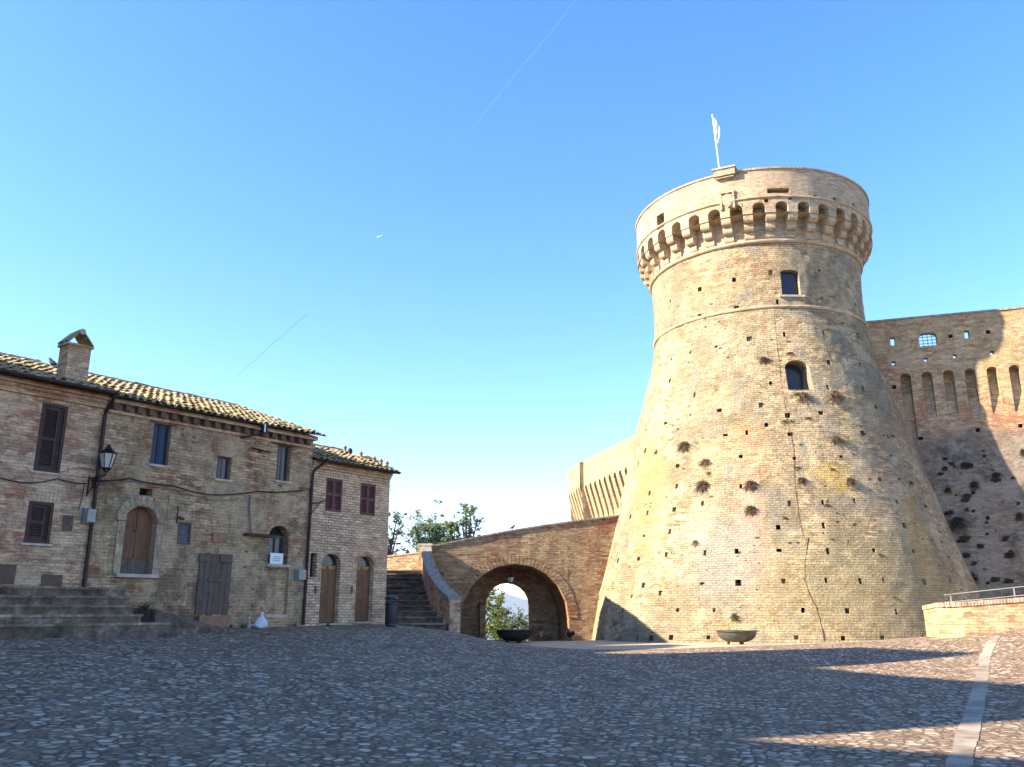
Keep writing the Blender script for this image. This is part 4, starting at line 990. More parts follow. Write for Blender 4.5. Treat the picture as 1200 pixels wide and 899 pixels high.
# arched door with its surround
o = adoor; um = (o['u0']+o['u1'])/2
mb = MB(); arched_panel(mb, F, o['u0']-.01, um-.006, o['z0'], None, o['z1']-.0, .24, .05) if False else None
for s, (a, b) in enumerate(((o['u0'], um-.008), (um+.008, o['u1']))):
    mb = MB(); top = [q for q in arc(o['u0'], o['u1'], o['spring'], o['z1']-.0, 24) if a-1e-3 <= q[0] <= b+1e-3]
    if s == 0: top = top+[(b, o['z1']-.001)]
    else: top = [(a, o['z1']-.001)]+top
    poly = [F(a, o['z0']+.42, .235)]+[F(x, z, .235) for x, z in top]+[F(b, o['z0']+.42, .235)]
    mb.extrude(poly[::-1], -HN*.04)
    for k in range(1, 4):
        x = a+(b-a)*k/4; sbox(mb, F, x-.006, x+.006, o['z0']+.44, o['spring'], .229, .234)
    lf = obj('door', mb, M['door_wood'], hB)
mb = MB(); mb.tube([F(um-.05, o['z0']+1.15, .20), F(um-.05, o['z0']+1.15, .235)], .03, 8); obj('handle', mb, M['metal_dark'], lf)
mb = MB(); sbox(mb, F, o['u0'], o['u1'], o['z0'], o['z0']+.41, .20, .27); obj('kick_board', mb, M['grey_wood'], hB)
mb = MB(); sbox(mb, F, o['u0']-.14, o['u1']+.14, o['z0']-.09, o['z0']-.003, -.16, .28); obj('doorstep', mb, M['stone'], hB)
mb = MB()
for (a, b) in ((o['u0']-.20, o['u0']-.004), (o['u1']+.004, o['u1']+.20)): sbox(mb, F, a, b, o['z0'], o['spring']-.03, -.025, .10)
for (a, b) in ((o['u0']-.26, o['u0']-.004), (o['u1']+.004, o['u1']+.26)): sbox(mb, F, a, b, o['spring']-.028, o['spring']+.035, -.07, .10)
nv = 11; cu = um; ra = (o['u1']-o['u0'])/2; zs_ = (o['z1']-o['spring'])/ra
for k in range(nv):
    a0, a1 = math.pi*(k+.04)/nv, math.pi*(k+.96)/nv; f = lambda r, rz, a: F(cu-r*math.cos(a), o['spring']+.037+rz*math.sin(a), .06)
    mb.extrude([f(ra+.004, ra*zs_, a0), f(ra+.004, ra*zs_, a1), f(ra+.26, ra*zs_+.26, a1), f(ra+.26, ra*zs_+.26, a0)][::-1], HN*.09)
obj('door_surround', mb, M['surround'], hB)
# plank door
p_ = frect(230.5, 648.5, 268.5, 722.5); mb = MB(); nP = 6
for k in range(nP):
    a = p_['u0']+(p_['u1']-p_['u0'])*k/nP+.006; b = p_['u0']+(p_['u1']-p_['u0'])*(k+1)/nP-.006; yy = random.uniform(0, .09)
    sbox(mb, F, a, b, p_['z0']+yy, p_['z1']-random.uniform(0, .02), -.055-random.uniform(0, .012), .04)
pd = obj('plank_door', mb, M['grey_wood'], hB)
mb = MB(); sbox(mb, F, p_['u0']+.28, p_['u1']-.32, (p_['z0']*.42+p_['z1']*.58)-.05, (p_['z0']*.42+p_['z1']*.58)+.03, -.11, -.07); obj('cross_bar', mb, M['grey_wood'], pd)
for k in range(2):
    a = p_['u0']-.05 if k == 0 else p_['u1']-.42; mb = MB(); sbox(mb, F, a, a+.40, p_['z1']-.24, p_['z1']-.03, -.10, -.069); obj('hinge_board', mb, M['grey_wood'], pd)
# louvre vent, plaque, brackets
mb = MB(); u0, u1, z0, z1 = lou['u0'], lou['u1'], lou['z0'], lou['z1']
for (a, b, c, d2) in ((u0-.03, u0+.02, z0-.03, z1+.03), (u1-.02, u1+.03, z0-.03, z1+.03), (u0+.02, u1-.02, z1-.03, z1+.03), (u0+.02, u1-.02, z0-.03, z0+.03)): sbox(mb, F, a, b, c, d2, -.03, .06)
vt = obj('vent_frame', mb, M['grey_wood'], hB); mb = MB(); slats(mb, u0+.02, u1-.02, z0+.03, z1-.03, -.0, .06, .04); obj('louvre', mb, M['shutter_grey'], vt)
q = frect(249, 624.5, 265, 635.5); mb = MB(); sbox(mb, F, q['u0'], q['u1'], q['z0'], q['z1'], -.045, .03); obj('terracotta_panel', mb, M['terracotta'], hB)
a = fh(292, 525); b = fh(315, 530); mb = MB(); mb.tube([F(a[0], a[1], -.10), F(b[0], b[1]-.02, -.10)], .028, 6); mb.tube([F((a[0]+b[0])/2, a[1]-.06, -.10), F((a[0]+b[0])/2, a[1]-.06, .02)], .03, 6); obj('tie_bar', mb, M['rust'], hB)
a = fh(285, 626); b = fh(314.5, 628.5); mb = MB(); sbox(mb, F, a[0], b[0], a[1]-.05, a[1]+.03, -.20, .02); obj('beam', mb, M['rust'], hB)
a = fh(207, 594); mb = MB(); mb.tube([F(a[0], a[1], -.08), F(a[0], fh(207, 614)[1], -.08)], .02, 6); mb.tube([F(a[0], fh(207, 606)[1], -.08), F(a[0]+.25, fh(207, 608)[1], -.03)], .025, 6); obj('wall_bracket', mb, M['rust'], hB)
# window in the niche
u0, u1, z0, z1 = nich['u0'], nich['u1'], nich['z0'], nich['z1']; mb = MB()
for (a, b, c, d2) in ((u0, u0+.06, z0, z1-.25), (u1-.06, u1, z0, z1-.25), (u0+.06, u1-.06, nich['spring']-.08, nich['spring']), ((u0+u1)/2-.02, (u0+u1)/2+.02, z0, nich['spring']-.08)): sbox(mb, F, a, b, c, d2, .20, .25)
wf = obj('window', mb, M['old_door'], hB); mb = MB(); sbox(mb, F, u0+.06, u1-.06, z0, nich['spring']-.08, .24, .246); obj('pane', mb, M['pane'], wf)
mb = MB(); sbox(mb, F, u0-.05, u1+.08, z0-.07, z0-.003, -.06, .25); obj('sill', mb, M['stone'], wf)
mb = MB(); sbox(mb, F, rec['u0']-.02, rec['u1']+.03, rec['z0']-.05, rec['z0']-.003, -.03, .06); obj('ledge', mb, M['stone'], hB)
# downpipe at the seam
p0 = fh(370, 545)
pipe(hB, [F(S2+.30, ZE_C-.02, -.30), F(S2+.22, ZE_C-.14, -.22), F(S2+.02, ZE_C-.35, -.09), F(S2, ZE_C-.6, -.075), F(S2-.02, 1.15, -.075)], .048)
mb = MB(); mb.tube([F(S2, fh(360, 590)[1], -.09), F(S2+.30, fh(360, 588)[1], -.12), F(S2+.62, fh(360, 583)[1]-.02, -.14), F(S2+.62, fh(360, 578)[1], -.14)], .022, 6); mb.tube([F(S2, fh(360, 600)[1]-.05, -.09), F(S2+.34, fh(360, 588)[1], -.12)], .018, 6); obj('pipe_arm', mb, M['rust'], hB)

# --- small house
s1_ = frect(381.5, 561, 401, 600, depth=.10, back=1); s2_ = frect(422, 567, 440, 604.5, depth=.10, back=1)
d1_ = arched(375.5, 649, 397.5, 730.5, 660, depth=.28, back=1); d2_ = arched(417, 652, 437, 728.5, 661, depth=.28, back=1)
sl1 = frect(363.5, 648, 371, 676.5, depth=.20, back=1); sl2 = frect(368.2, 686.5, 371.2, 695.5, depth=.15, back=1); sl3 = frect(411, 687, 413.6, 695.5, depth=.15, back=1)
hC = house('brick_house', 'small tidy yellow brick house with two arched brown doors and closed red-brown shutters', S2, S3, ZE_C, [s1_, s2_, d1_, d2_, sl1, sl2, sl3], M['house_c'], .006, 5.4)
rfC, QC = roof(hC, S2+.02, S3, ZE_C, .28, 11, endo=.04, slope=.36, DEP=5.4)
gutter(hC, S2+.25, S3+.12, ZE_C+.03, .33)
for (a, h0, h1) in ((.05, .22, .12), (.11, .12, .0)):
    mb = MB(); sbox(mb, F, S2+.004, S3+.02, ZE_C-h0, ZE_C-h1-.002, -a, .03); obj('cornice', mb, M['house_c'], hC)
for op in (s1_, s2_):
    u0, u1, z0, z1 = op['u0'], op['u1'], op['z0'], op['z1']; um = (u0+u1)/2
    shutter(hC, u0+.01, um-.004, z0+.01, z1-.01, .01, M['shutter_red'], (.48,)); shutter(hC, um+.004, u1-.01, z0+.01, z1-.01, .01, M['shutter_red'], (.48,))
    mb = MB(); sbox(mb, F, u0-.05, u1+.05, z0-.05, z0-.003, -.05, .09); obj('sill', mb, M['stone'], hC); lintel(hC, u0, u1, z1, .26)
for op in (d1_, d2_):
    u0, u1, z0, z1, sp = op['u0'], op['u1'], op['z0'], op['z1'], op['spring']; um = (u0+u1)/2; zt = sp-.10
    mb = MB(); sbox(mb, F, u0, u1, z0+.02, zt-.10, .18, .22)
    for (a, b) in ((u0+.06, um-.04), (um+.04, u1-.06)):
        for (c, d3) in ((z0+.14, z0+.78), (z0+.90, zt-.22)):
            sbox(mb, F, a, b, c, d3, .168, .179); sbox(mb, F, a+.035, b-.035, c+.035, d3-.035, .160, .167)
    dr = obj('door', mb, M['door_wood'], hC)
    mb = MB(); mb.tube([F(u0+.07, z0+.98, .125), F(u0+.07, z0+.98, .17)], .022, 8); mb.tube([F(u0+.07, z0+.98, .125), F(u0+.16, z0+.98, .125)], .012, 6); obj('handle', mb, M['gold'], dr)
    mb = MB(); sbox(mb, F, u0, u1, zt-.10, zt+.04, .16, .22); tr_ = obj('transom', mb, M['door_wood'], hC)
    mb = MB(); w_ = (u1-u0-.12)
    for k in range(7):
        if k == 3: continue
        a = u0+.06+w_*k/7
        sbox(mb, F, a, a+w_*.035, zt-.075, zt+.015, .150, .159)
        sbox(mb, F, a+w_*.035, a+w_*.10, zt-.005, zt+.015, .150, .159) if k % 2 == 0 else sbox(mb, F, a+w_*.035, a+w_*.10, zt-.075, zt-.055, .150, .159)
        if k in (1, 4): sbox(mb, F, a+w_*.035, a+w_*.09, zt-.04, zt-.022, .150, .159)
    obj('gold_ornament', mb, M['gold'], tr_)
    mb = MB(); arched_panel(mb, F, u0+.01, u1-.01, zt+.045, sp, z1-.01, .20, .01); obj('fanlight', mb, M['pane'], hC)
    mb = MB(); sbox(mb, F, u0-.07, u1+.07, z0-.05, z0-.003, -.10, .26); obj('doorstep', mb, M['stone'], hC)
    mb = MB(); nv = 17; ra = (u1-u0)/2; rz = z1-sp
    for k in range(nv):
        a0, a1 = math.pi*(k+.06)/nv, math.pi*(k+.94)/nv; f = lambda r, rr, a: F(um-r*math.cos(a), sp+rr*math.sin(a), .02)
        mb.extrude([f(ra+.004, rz, a0), f(ra+.004, rz, a1), f(ra+.15, rz+.13, a1), f(ra+.15, rz+.13, a0)][::-1], HN*.032)
    obj('arch_bricks', mb, M['house_a'], hC)
mb = MB(); sbox(mb, F, sl1['u0']-.04, sl1['u1']+.04, sl1['z0']-.045, sl1['z0']-.003, -.04, .1); obj('sill', mb, M['stone'], hC)
random.seed(9)
for i, f in enumerate((.97, .86, .62, .34, .20, .08)):     # vent pots on the verge
    q = .28+f*2.6; b = QC(S3+.02-.04*i*0, q, .05); mb = MB()
    if i in (1,): mb.lathe(b, [(.0, 0), (.09, 0), (.10, .12), (.05, .2), (.0, .2)], 8); obj('vent_pot', mb, M['bird'], rfC); continue
    mb.lathe(b, [(.0, -.05), (.065, -.05), (.055, .13), (.085, .14), (.085, .17), (.05, .18), (.04, .23), (.0, .23)], 12); obj('vent_pot', mb, M['terracotta'], rfC)
rnd = random.Random(4)
mb = MB()
for k in range(260):
    s = rnd.uniform(S2+.1, S3); q = abs(rnd.gauss(0, .28)); c = QC(s, q, .09+rnd.uniform(-.02, .03)); r_ = rnd.uniform(.02, .06)
    for j in range(4):
        a = rnd.uniform(0, 6.28); v = Vector((math.cos(a), math.sin(a), rnd.uniform(.2, 1.2)))*r_; w_ = Vector((-math.sin(a), math.cos(a), .2))*r_*.6; mb.face([c-w_, c+w_, c+v])
obj('moss_fringe', mb, M['moss'], rfC)
mb = MB()
for k in range(500):
    s = rnd.uniform(S1+1.0, S2+.1); q = abs(rnd.gauss(0, .16))-.04; c = QB(s, q, .06+rnd.uniform(-.06, .05)); r_ = rnd.uniform(.02, .06)
    for j in range(3):
        a = rnd.uniform(0, 6.28); v = Vector((math.cos(a), math.sin(a), rnd.uniform(-.6, 1.0)))*r_; w_ = Vector((-math.sin(a), math.cos(a), .2))*r_*.6; mb.face([c-w_, c+w_, c+v])
obj('moss_fringe', mb, M['moss'], rfB)

# --- things fixed to or standing by the houses
q = fh(123, 560); la = thing('wall_lantern', 'black wall lantern on a scrolled bracket by the brown downpipe', 'lantern', F(q[0], q[1], -.1))
a = F(fh(96, 562)[0], fh(96, 562)[1], -.02); tip = at(123.5, 557, (HP0+HD*fh(123, 560)[0]).y-.35)
wallp = F(fh(104, 561)[0], fh(104, 561)[1], -.02); lz = tip.z
mb = MB(); mb.tube([wallp, Vector((tip.x, tip.y, lz)), Vector((tip.x, tip.y, lz+.10))], .02, 8)
pts = []
for k in range(26):
    a_ = k/25*2*math.pi*1.6; r_ = .15-.10*k/25; pts.append(wallp+(tip-wallp).normalized()*(.20+r_*math.cos(a_))+Vector((0, 0, -.17+r_*math.sin(a_))))
mb.tube(pts, .012, 6); mb.tube([wallp+Vector((0, 0, -.45)), wallp+Vector((0, 0, .08))], .02, 6); mb.tube([wallp+Vector((0, 0, -.42)), wallp+(tip-wallp)*.55+Vector((0, 0, -.01))], .012, 6)
obj('bracket', mb, M['lamp_iron'], la)
def lantern(par, c, h, r, frost=True):
    """six-sided lantern, c = bottom centre"""
    n = 6; c = Vector(c); P = lambda rr, z, k: c+Vector((rr*math.cos(2*math.pi*(k+.5)/n), rr*math.sin(2*math.pi*(k+.5)/n), z))
    mb = MB()
    for k in range(n):
        mb.tube([P(r*.55, h*.14, k), P(r, h*.68, k)], r*.06, 5); mb.tube([P(r, h*.68, k), P(r, h*.68, k+1)], r*.07, 5); mb.tube([P(r*.55, h*.14, k), P(r*.55, h*.14, k+1)], r*.07, 5)
        mb.tube([c+Vector((0, 0, 0)), P(r*.55, h*.14, k)], r*.06, 5)
        mb.face([P(r*1.1, h*.69, k), P(r*1.1, h*.69, k+1), P(r*.42, h*.84, k+1), P(r*.42, h*.84, k)])
        mb.tube([P(r*1.1, h*.70, k), P(r*1.12, h*.77, k)], r*.06, 5)
    mb.lathe(c, [(r*.42, h*.84), (r*.40, h*.90), (r*.16, h*.93), (r*.22, h*.96), (r*.12, h*1.0), (0, h*1.01)], 12)
    b = obj('lantern_frame', mb, M['lamp_iron'], par)
    for k in range(n):
        g = MB(); q = [P(r*.53, h*.15, k), P(r*.53, h*.15, k+1), P(r*.95, h*.67, k+1), P(r*.95, h*.67, k)]; g.face(q); g.face([p+(c+Vector((0, 0, h*.4))-p).normalized()*.006 for p in q][::-1]); obj('lantern_pane', g, M['lamp_frost'], b)
lantern(la, (tip.x, tip.y, lz+.08), .72, .21)
bx = frect(97, 597.5, 106.5, 612.5); t = thing('utility_box', 'pale grey utility box beside the brown downpipe, under the wall lantern', 'utility box', F((bx['u0']+bx['u1'])/2, bx['z0'], -.1))
mb = MB(); sbox(mb, F, bx['u0'], bx['u1'], bx['z0'], bx['z1'], -.26, -.13); obj('cover', mb, M['box_grey'], t)
mb = MB(); sbox(mb, F, bx['u0']-.04, bx['u1']-.02, bx['z0']-.03, bx['z1']+.03, -.128, -.0); obj('backing', mb, M['box_dark'], t)
bx = frect(346, 668, 354, 679.5); t = thing('utility_box', 'grey utility box between the niche window and the seam downpipe', 'utility box', F(bx['u0'], bx['z0'], -.1))
mb = MB(); sbox(mb, F, bx['u0'], bx['u1'], bx['z0'], bx['z1'], -.20, -.08); obj('cover', mb, M['box_grey'], t)
mb = MB(); sbox(mb, F, bx['u0']-.05, bx['u1']-.02, bx['z0']-.03, bx['z1']+.03, -.078, -.0); obj('backing', mb, M['box_dark'], t)
# satellite of cables
def cable(name, pts, r, off, lab, mat='cable', sag=0):
    ww = []
    for (a, b) in zip(pts[:-1], pts[1:]):
        for k in range(10):
            f = k/10; x = a[0]+(b[0]-a[0])*f; y = a[1]+(b[1]-a[1])*f+sag*4*f*(1-f); s, z = fh(x, y); ww.append(F(s, z, -off))
    s, z = fh(*pts[-1]); ww.append(F(s, z, -off)); mb = MB(); mb.tube(ww, r, 5); o = obj(name, mb, M[mat], None, base=ww[0]); tag(o, lab, 'cable', 'cables strung along the house fronts'); return o
cable('cable', [(-12, 557), (30, 566), (66, 561), (100, 567)], .016, .06, 'black cable sagging across the pinkish house below its upper window', sag=1.5)
cable('cable', [(106, 563), (150, 561), (200, 569), (245, 580), (300, 576), (352, 575)], .020, .07, 'thick black cable strung from the wall lantern across the patched house', sag=1.5)
cable('cable', [(106, 566), (155, 564), (205, 574), (250, 586), (280, 584)], .011, .05, 'thin grey cable just under the thick one on the patched house', 'cable_grey', 1.5)
cable('cable', [(98, 566), (96, 580), (91, 598)], .012, .05, 'short cable dropping from the lantern bracket to the pale utility box')
cable('cable', [(197, 580), (194, 612)], .010, .05, 'grey cable running straight down left of the louvred vent', 'cable_grey')
cable('cable', [(292, 580), (291, 600), (293, 625)], .025, .05, 'pale grey conduit above the rusty beam', 'cable_grey')
# eave flood light
q = fh(309, 504, .5); t = thing('floodlight', 'small pale floodlight box hung under the mossy eaves', 'floodlight', F(q[0], q[1], -.5))
mb = MB(); mb.box(F(q[0], q[1]+.05, -.52), HD*.08, HN*.07, (0, 0, .15)); obj('housing', mb, M['metal_dark'], t); mb = MB(); mb.box(F(q[0]-.03, q[1]+.05, -.60), HD*.022, HN*.006, (0, 0, .13)); obj('lens', mb, M['white'], t)
mb = MB(); mb.tube([F(q[0]-.05, q[1]-.11, -.5), F(q[0]-.35, q[1]-.22, -.2), F(q[0]-.45, q[1]-.25, 0)], .03, 6); obj('arm', mb, M['rust'], t)
# white notice leaning in the niche
q = frect(314.5, 648.5, 329.5, 662); t = thing('notice_board', 'small white notice board propped in the arched niche window', 'sign', F(q['u0'], q['z0'], -.06))
mb = MB(); sbox(mb, F, q['u0'], q['u1'], q['z0']+.02, q['z1'], -.09, -.07); bd = obj('board', mb, M['paper'], t)
mb = MB(); w_ = q['u1']-q['u0']
for k, (a, b) in enumerate(((.25, .75), (.15, .85), (.20, .8))):
    z = q['z0']+(.66-.17*k)*(q['z1']-q['z0']); x = a
    while x < b:
        l = random.uniform(.03, .09); sbox(mb, F, q['u0']+w_*x, q['u0']+w_*min(b, x+l), z, z+.022, -.094, -.091); x += l+.02
obj('print', mb, M['ink'], bd)
# terracotta blocks under the plank door
for i, (x0, x1) in enumerate(((228.5, 243), (243.6, 253), (253.6, 264.5))):
    q = frect(x0, 721.5, x1, 731); mb = MB(); sbox(mb, F, q['u0'], q['u1'], q['z0']-.1, q['z1'], -.22+.02*i, -.08)
    lab = ('terracotta block under the left end of the plank door', 'middle terracotta block of three under the plank door', 'terracotta block under the right end of the plank door')[i]
    tag(obj('terracotta_block', mb, M['terracotta'], None, base=F(q['u0'], q['z0'], -.15)), lab, 'block', 'blocks under the plank door')
# white sack and plastic bottle
def fground(px, off):
    s = fh(px, 715, off)[0]; p = F(s, 0, -off); return Vector((p.x, p.y, gz(p.x, p.y)))
b = fground(307.5, .35); mb = MB(); rr = random.Random(2)
prof = [(.0, 0), (.13, .01), (.175, .07), (.17, .15), (.12, .24), (.05, .31), (.025, .35), (.05, .41), (.06, .43), (.0, .41)]
N_ = 18
for i in range(len(prof)-1):
    for k in range(N_):
        def P(ii, kk):
            r, z = prof[ii]; a = 2*math.pi*(kk % N_)/N_; r *= 1+.16*math.sin(a*3+ii)+.07*math.sin(a*7+ii*2); return b+Vector((r*math.cos(a)*1.05, r*math.sin(a)*.8, z*1.05))
        mb.face([P(i, k), P(i, k+1), P(i+1, k+1), P(i+1, k)], sm=True)
tag(obj('plastic_sack', mb, M['white'], None, base=b), 'knotted white plastic sack standing against the patched wall', 'sack')
b = fground(293, .30); t = thing('plastic_bottle', 'clear plastic bottle standing left of the white sack', 'bottle', b)
mb = MB(); mb.lathe(b, [(0, 0), (.045, 0), (.05, .03), (.048, .17), (.02, .24), (.017, .27), (0, .27)], 12); obj('body', mb, M['box_grey'], t); mb = MB(); mb.lathe(b+Vector((0, 0, .27)), [(0, 0), (.02, 0), (.02, .03), (0, .03)], 10); obj('cap', mb, M['white'], t)
mb = MB(); b2 = fground(297, .28)
for k in range(7):
    a = k*.9; c = b2+Vector((math.cos(a)*.07, math.sin(a)*.05, .02+.01*k)); mb.face([c, c+Vector((.07, .01, .03)), c+Vector((.06, .07, .015)), c+Vector((-.01, .06, .04))])
tag(obj('crumpled_paper', mb, M['white'], None, base=b2), 'crumpled pale litter on the ground between bottle and sack', 'litter')
# rubbish bin
b = at(457.5, 736, 29.6); b.z = gz(b.x, b.y); t = thing('litter_bin', 'black cylindrical litter bin with a hooded top at the foot of the staircase', 'bin', b)
mb = MB(); mb.lathe(b, [(0, 0), (.17, 0), (.18, .03), (.17, .05), (.19, .12), (.20, .70), (.225, .72), (.225, .76), (.20, .77), (.0, .77)], 24); bo = obj('body', mb, M['bin'], t)
mb = MB(); mb.lathe(b+Vector((0, 0, .90)), [(.235, -.02), (.24, .0), (.20, .06), (.10, .10), (0, .115)], 24); mb.lathe(b+Vector((0, 0, .88)), [(0, 0), (.235, 0)], 24)
for a in (.4, 2.5, 4.6): mb.tube([b+Vector((math.cos(a)*.2, math.sin(a)*.2, .75)), b+Vector((math.cos(a)*.2, math.sin(a)*.2, .90))], .015, 6)
obj('hood', mb, M['bin'], t)
# steps in front of the left house
stp = thing('stone_steps', 'long flight of worn grey stone steps in front of the pinkish brick house', 'steps', F(-8.5, 1.1, -3))
ZT = fh(60, 687.5)[1]-.02; ends = [146, 151, 156.5, 166, 202]; print('steps top', ZT)
tops = [ZT, ZT-.21, ZT-.42, ZT-.63, ZT-.82]; offs = [1.0, 1.40, 1.80, 2.2, 2.7]
for k in range(5):
    e_ = fh(ends[k], 705+k*7, offs[k])[0]; mb = MB()
    inner = 0 if k == 0 else offs[k-1]-.03
    sbox(mb, F, -15.5, e_, .2, tops[k]-.06, -offs[k]+.03, -inner); so_ = obj('step', mb, M['step'], stp); mb = MB(); sbox(mb, F, -15.5, e_+.03, tops[k]-.058, tops[k], -offs[k], -inner+.002); obj('tread', mb, M['tread'], so_)
# sloping slab at the end of the steps
a0 = fh(165, 712, .05)[0]; mb = MB(); q = fh(236, 730, .05)[0]; zA = tops[2]-.05; zB = gz(*F(q, 0, -.6).xy)+.02
P = lambda s, z, o_: F(s, z, -o_)
mb.extrude([P(a0-.4, zA, .02), P(a0-.4, zA-.05, 1.5), P(a0+.5, zA-.45, 1.9), P(q, zB, 1.3), P(q, zB, .02)], (0, 0, -.6))
rmp = obj('concrete_ramp', mb, M['step'], None, base=P(a0, zB, .5)); tag(rmp, 'sloping pale concrete slab beside the right end of the stone steps', 'ramp')
# planters
def bowl(name, px, pyb, Y, wpx, lab, mat):
    b = at(px, pyb, Y); z = gz(b.x, b.y); b.z = z; R_ = at(px+wpx/2, pyb, Y).x-b.x
    t = thing('iron_bowl', lab, 'planter', b); h = R_*.50; prof = [(0, .08), (R_*.25, .08)]
    for k in range(1, 9):
        a = k/8*math.pi/2; prof.append((R_*(.25+.67*math.sin(a)), .08+h*(1-math.cos(a))))
    prof += [(R_, .08+h+.0), (R_, .08+h+.035), (R_*.93, .08+h+.035), (R_*.90, .08+h-.08), (0, .08+h-.10)]
    mb = MB(); mb.lathe(b, prof, 40); obj('bowl', mb, mat, t)
    for k in range(3):
        a = 2*math.pi*k/3+.9; mb = MB(); c = b+Vector((math.cos(a)*R_*.40, math.sin(a)*R_*.40, 0)); mb.lathe(c, [(0, -.02), (.045, -.02), (.06, .04), (.05, .13), (0, .13)], 10); obj('foot', mb, mat, t)
    return b, R_, h
bowl('bowl', 864, 754, 33.2, 50, 'wide grey iron bowl standing in the sun at the foot of the round tower', M['bowl'])
bc, bR, bh = bowl('bowl', 603.5, 752, 40.5, 47, 'dark iron bowl silhouetted in the archway of the bridge', M['bowl_dark'])
# lantern hanging in the archway, box and spotlight
c = at(598.5, 684, 43.5); t = thing('hanging_lantern', 'glass lantern hanging under the crown of the bridge arch', 'lantern', c)
lantern(t, c, .46, .19); mb = MB(); mb.tube([c+Vector((0, 0, .45)), c+Vector((0, 0, 1.2))], .012, 6); obj('chain', mb, M['lamp_iron'], t)
u, z = ihit(633, 743); t = thing('utility_box', 'small white utility box low on the wall inside the archway', 'utility box', BrS(u, z, vI-.1))
mb = MB(); sbox(mb, BrS, u-.10, u+.10, z-.13, z+.13, vI-.42, vI-.302); obj('cover', mb, M['box_grey'], t); mb = MB(); sbox(mb, BrS, u-.12, u+.12, z+.131, z+.15, vI-.44, vI-.30); obj('lid', mb, M['box_grey'], t)
p = at(669, 749, 41.6); p.z = gz(p.x, p.y); t = thing('spotlight', 'small dark ground spotlight at the right foot of the bridge arch', 'spotlight', p)
mb = MB(); mb.lathe(p, [(0, 0), (.10, 0), (.10, .03), (.03, .05), (.03, .2), (0, .2)], 12); obj('stand', mb, M['lamp_iron'], t)
mb = MB(); mb.tube([p+Vector((-.1, -.1, .26)), p+Vector((.13, .08, .36))], [.13, .10], 12); obj('lamp_head', mb, M['lamp_iron'], t)

# ------------------------------------------------------------------ trees, weeds
def leafcloud(mb, c, r, n, size, rnd, flat=.8):
    for _ in range(n):
        v = Vector((rnd.gauss(0, 1), rnd.gauss(0, 1), rnd.gauss(0, 1))); v.normalize(); v *= r*rnd.random()**.45; v.z *= flat
        p = c+v; a = Vector((rnd.uniform(-1, 1), rnd.uniform(-1, 1), rnd.uniform(-.6, .6))).normalized(); b = a.cross(Vector((rnd.uniform(-1, 1), rnd.uniform(-1, 1), rnd.uniform(-1, 1)))).normalized()
        s = size*rnd.uniform(.6, 1.3); u = (rnd.random()*50, rnd.random()*50)
        mb.face([p-a*s, p+b*s*.45, p+a*s, p-b*s*.45], [u]*4)
def tree(name, lab, base, h, r, clumps, mat, seed, n=220, size=.11, bare=.35, group='trees behind the bridge', spread=1.0, tall=1.0):
    rnd = random.Random(seed); base = Vector(base); t = thing(name, lab, 'tree', base, group); tk = MB(); cr = MB()
    top = base+Vector((rnd.uniform(-.3, .3), 0, h*.8)); mid = base+Vector((rnd.uniform(-.2, .2), 0, h*.4)); tk.tube([base-Vector((0, 0, .5)), mid, top], [h*.028, h*.02, h*.006], 8)
    for k in range(clumps):
        f = bare+(1-bare)*(k+.5)/clumps; a = k*2.4+rnd.uniform(-.5, .5); rad = r*(1-abs(f-.55)*1.0)*rnd.uniform(.1, 1.0)*spread
        st_ = base.lerp(top, min(1, f*.85)); c = base+Vector((math.cos(a)*rad, math.sin(a)*rad, h*f*tall)); tk.tube([st_, st_.lerp(c, .6)+Vector((0, 0, .1)), c], [h*.010, h*.006, h*.003], 5)
        leafcloud(cr, c, r*rnd.uniform(.14, .34), n//2, size, rnd)
        for _ in range(7):
            e = c+Vector((rnd.gauss(0, 1), rnd.gauss(0, 1), rnd.gauss(0, .9)))*r*.26; tk.tube([c, e], [.012, .006], 4, cap=False); leafcloud(cr, e, r*rnd.uniform(.07, .16), n//9, size, rnd); leafcloud(cr, c.lerp(e, .6), r*.10, n//14, size, rnd)
    obj('trunk', tk, M['bark'], t); obj('crown', cr, mat, t, merge=False)
def tb(px, py, Y): p = at(px, py, Y); return p
p = tb(506, 613, 56); tree('pine_tree', 'wide dark green tree crown rising left behind the bridge', (p.x, p.y, -2.5), p.z+2.5, 2.6, 34, M['leaf_pine'], 3, 190, .11, .50)
p = tb(551, 592, 56); tree('pine_tree', 'slender wispy tree crown, tallest of those behind the bridge', (p.x, p.y, -2.5), p.z+2.5, 1.25, 26, M['leaf_pine'], 8, 90, .10, .45)
p = tb(531, 612, 55); tree('pine_tree', 'small pale tree top between the wide and the slender tree behind the bridge', (p.x, p.y, -2.5), p.z+2.5, 1.0, 18, M['leaf'], 12, 110, .10, .5)
p = tb(452, 601, 55); tree('pine_tree', 'grey green tree peeping out right of the small brick house', (p.x, p.y, -2.5), p.z+2.5, 1.3, 18, M['leaf_pine'], 15, 90, .12, .5)
p = tb(574, 690, 52); tree('broadleaf_tree', 'sunlit yellow green tree seen through the left side of the archway', (p.x-.3, p.y, -3.0), p.z+3.0, 1.45, 22, M['leaf_light'], 21, 170, .09, .25, 'trees seen through the archway')
p = tb(590, 716, 51); tree('broadleaf_tree', 'low bushy green tree behind the dark bowl in the archway', (p.x, p.y, -3.2), p.z+3.2, 1.5, 16, M['leaf'], 25, 130, .08, .35, 'trees seen through the archway', 1.2)
p = tb(606, 728, 53); tree('broadleaf_tree', 'dark shrub tops right behind the bowl in the archway', (p.x, p.y, -3.2), p.z+3.2, 1.7, 14, M['leaf_pine'], 29, 100, .08, .4, 'trees seen through the archway', 1.2)
rnd = random.Random(31)
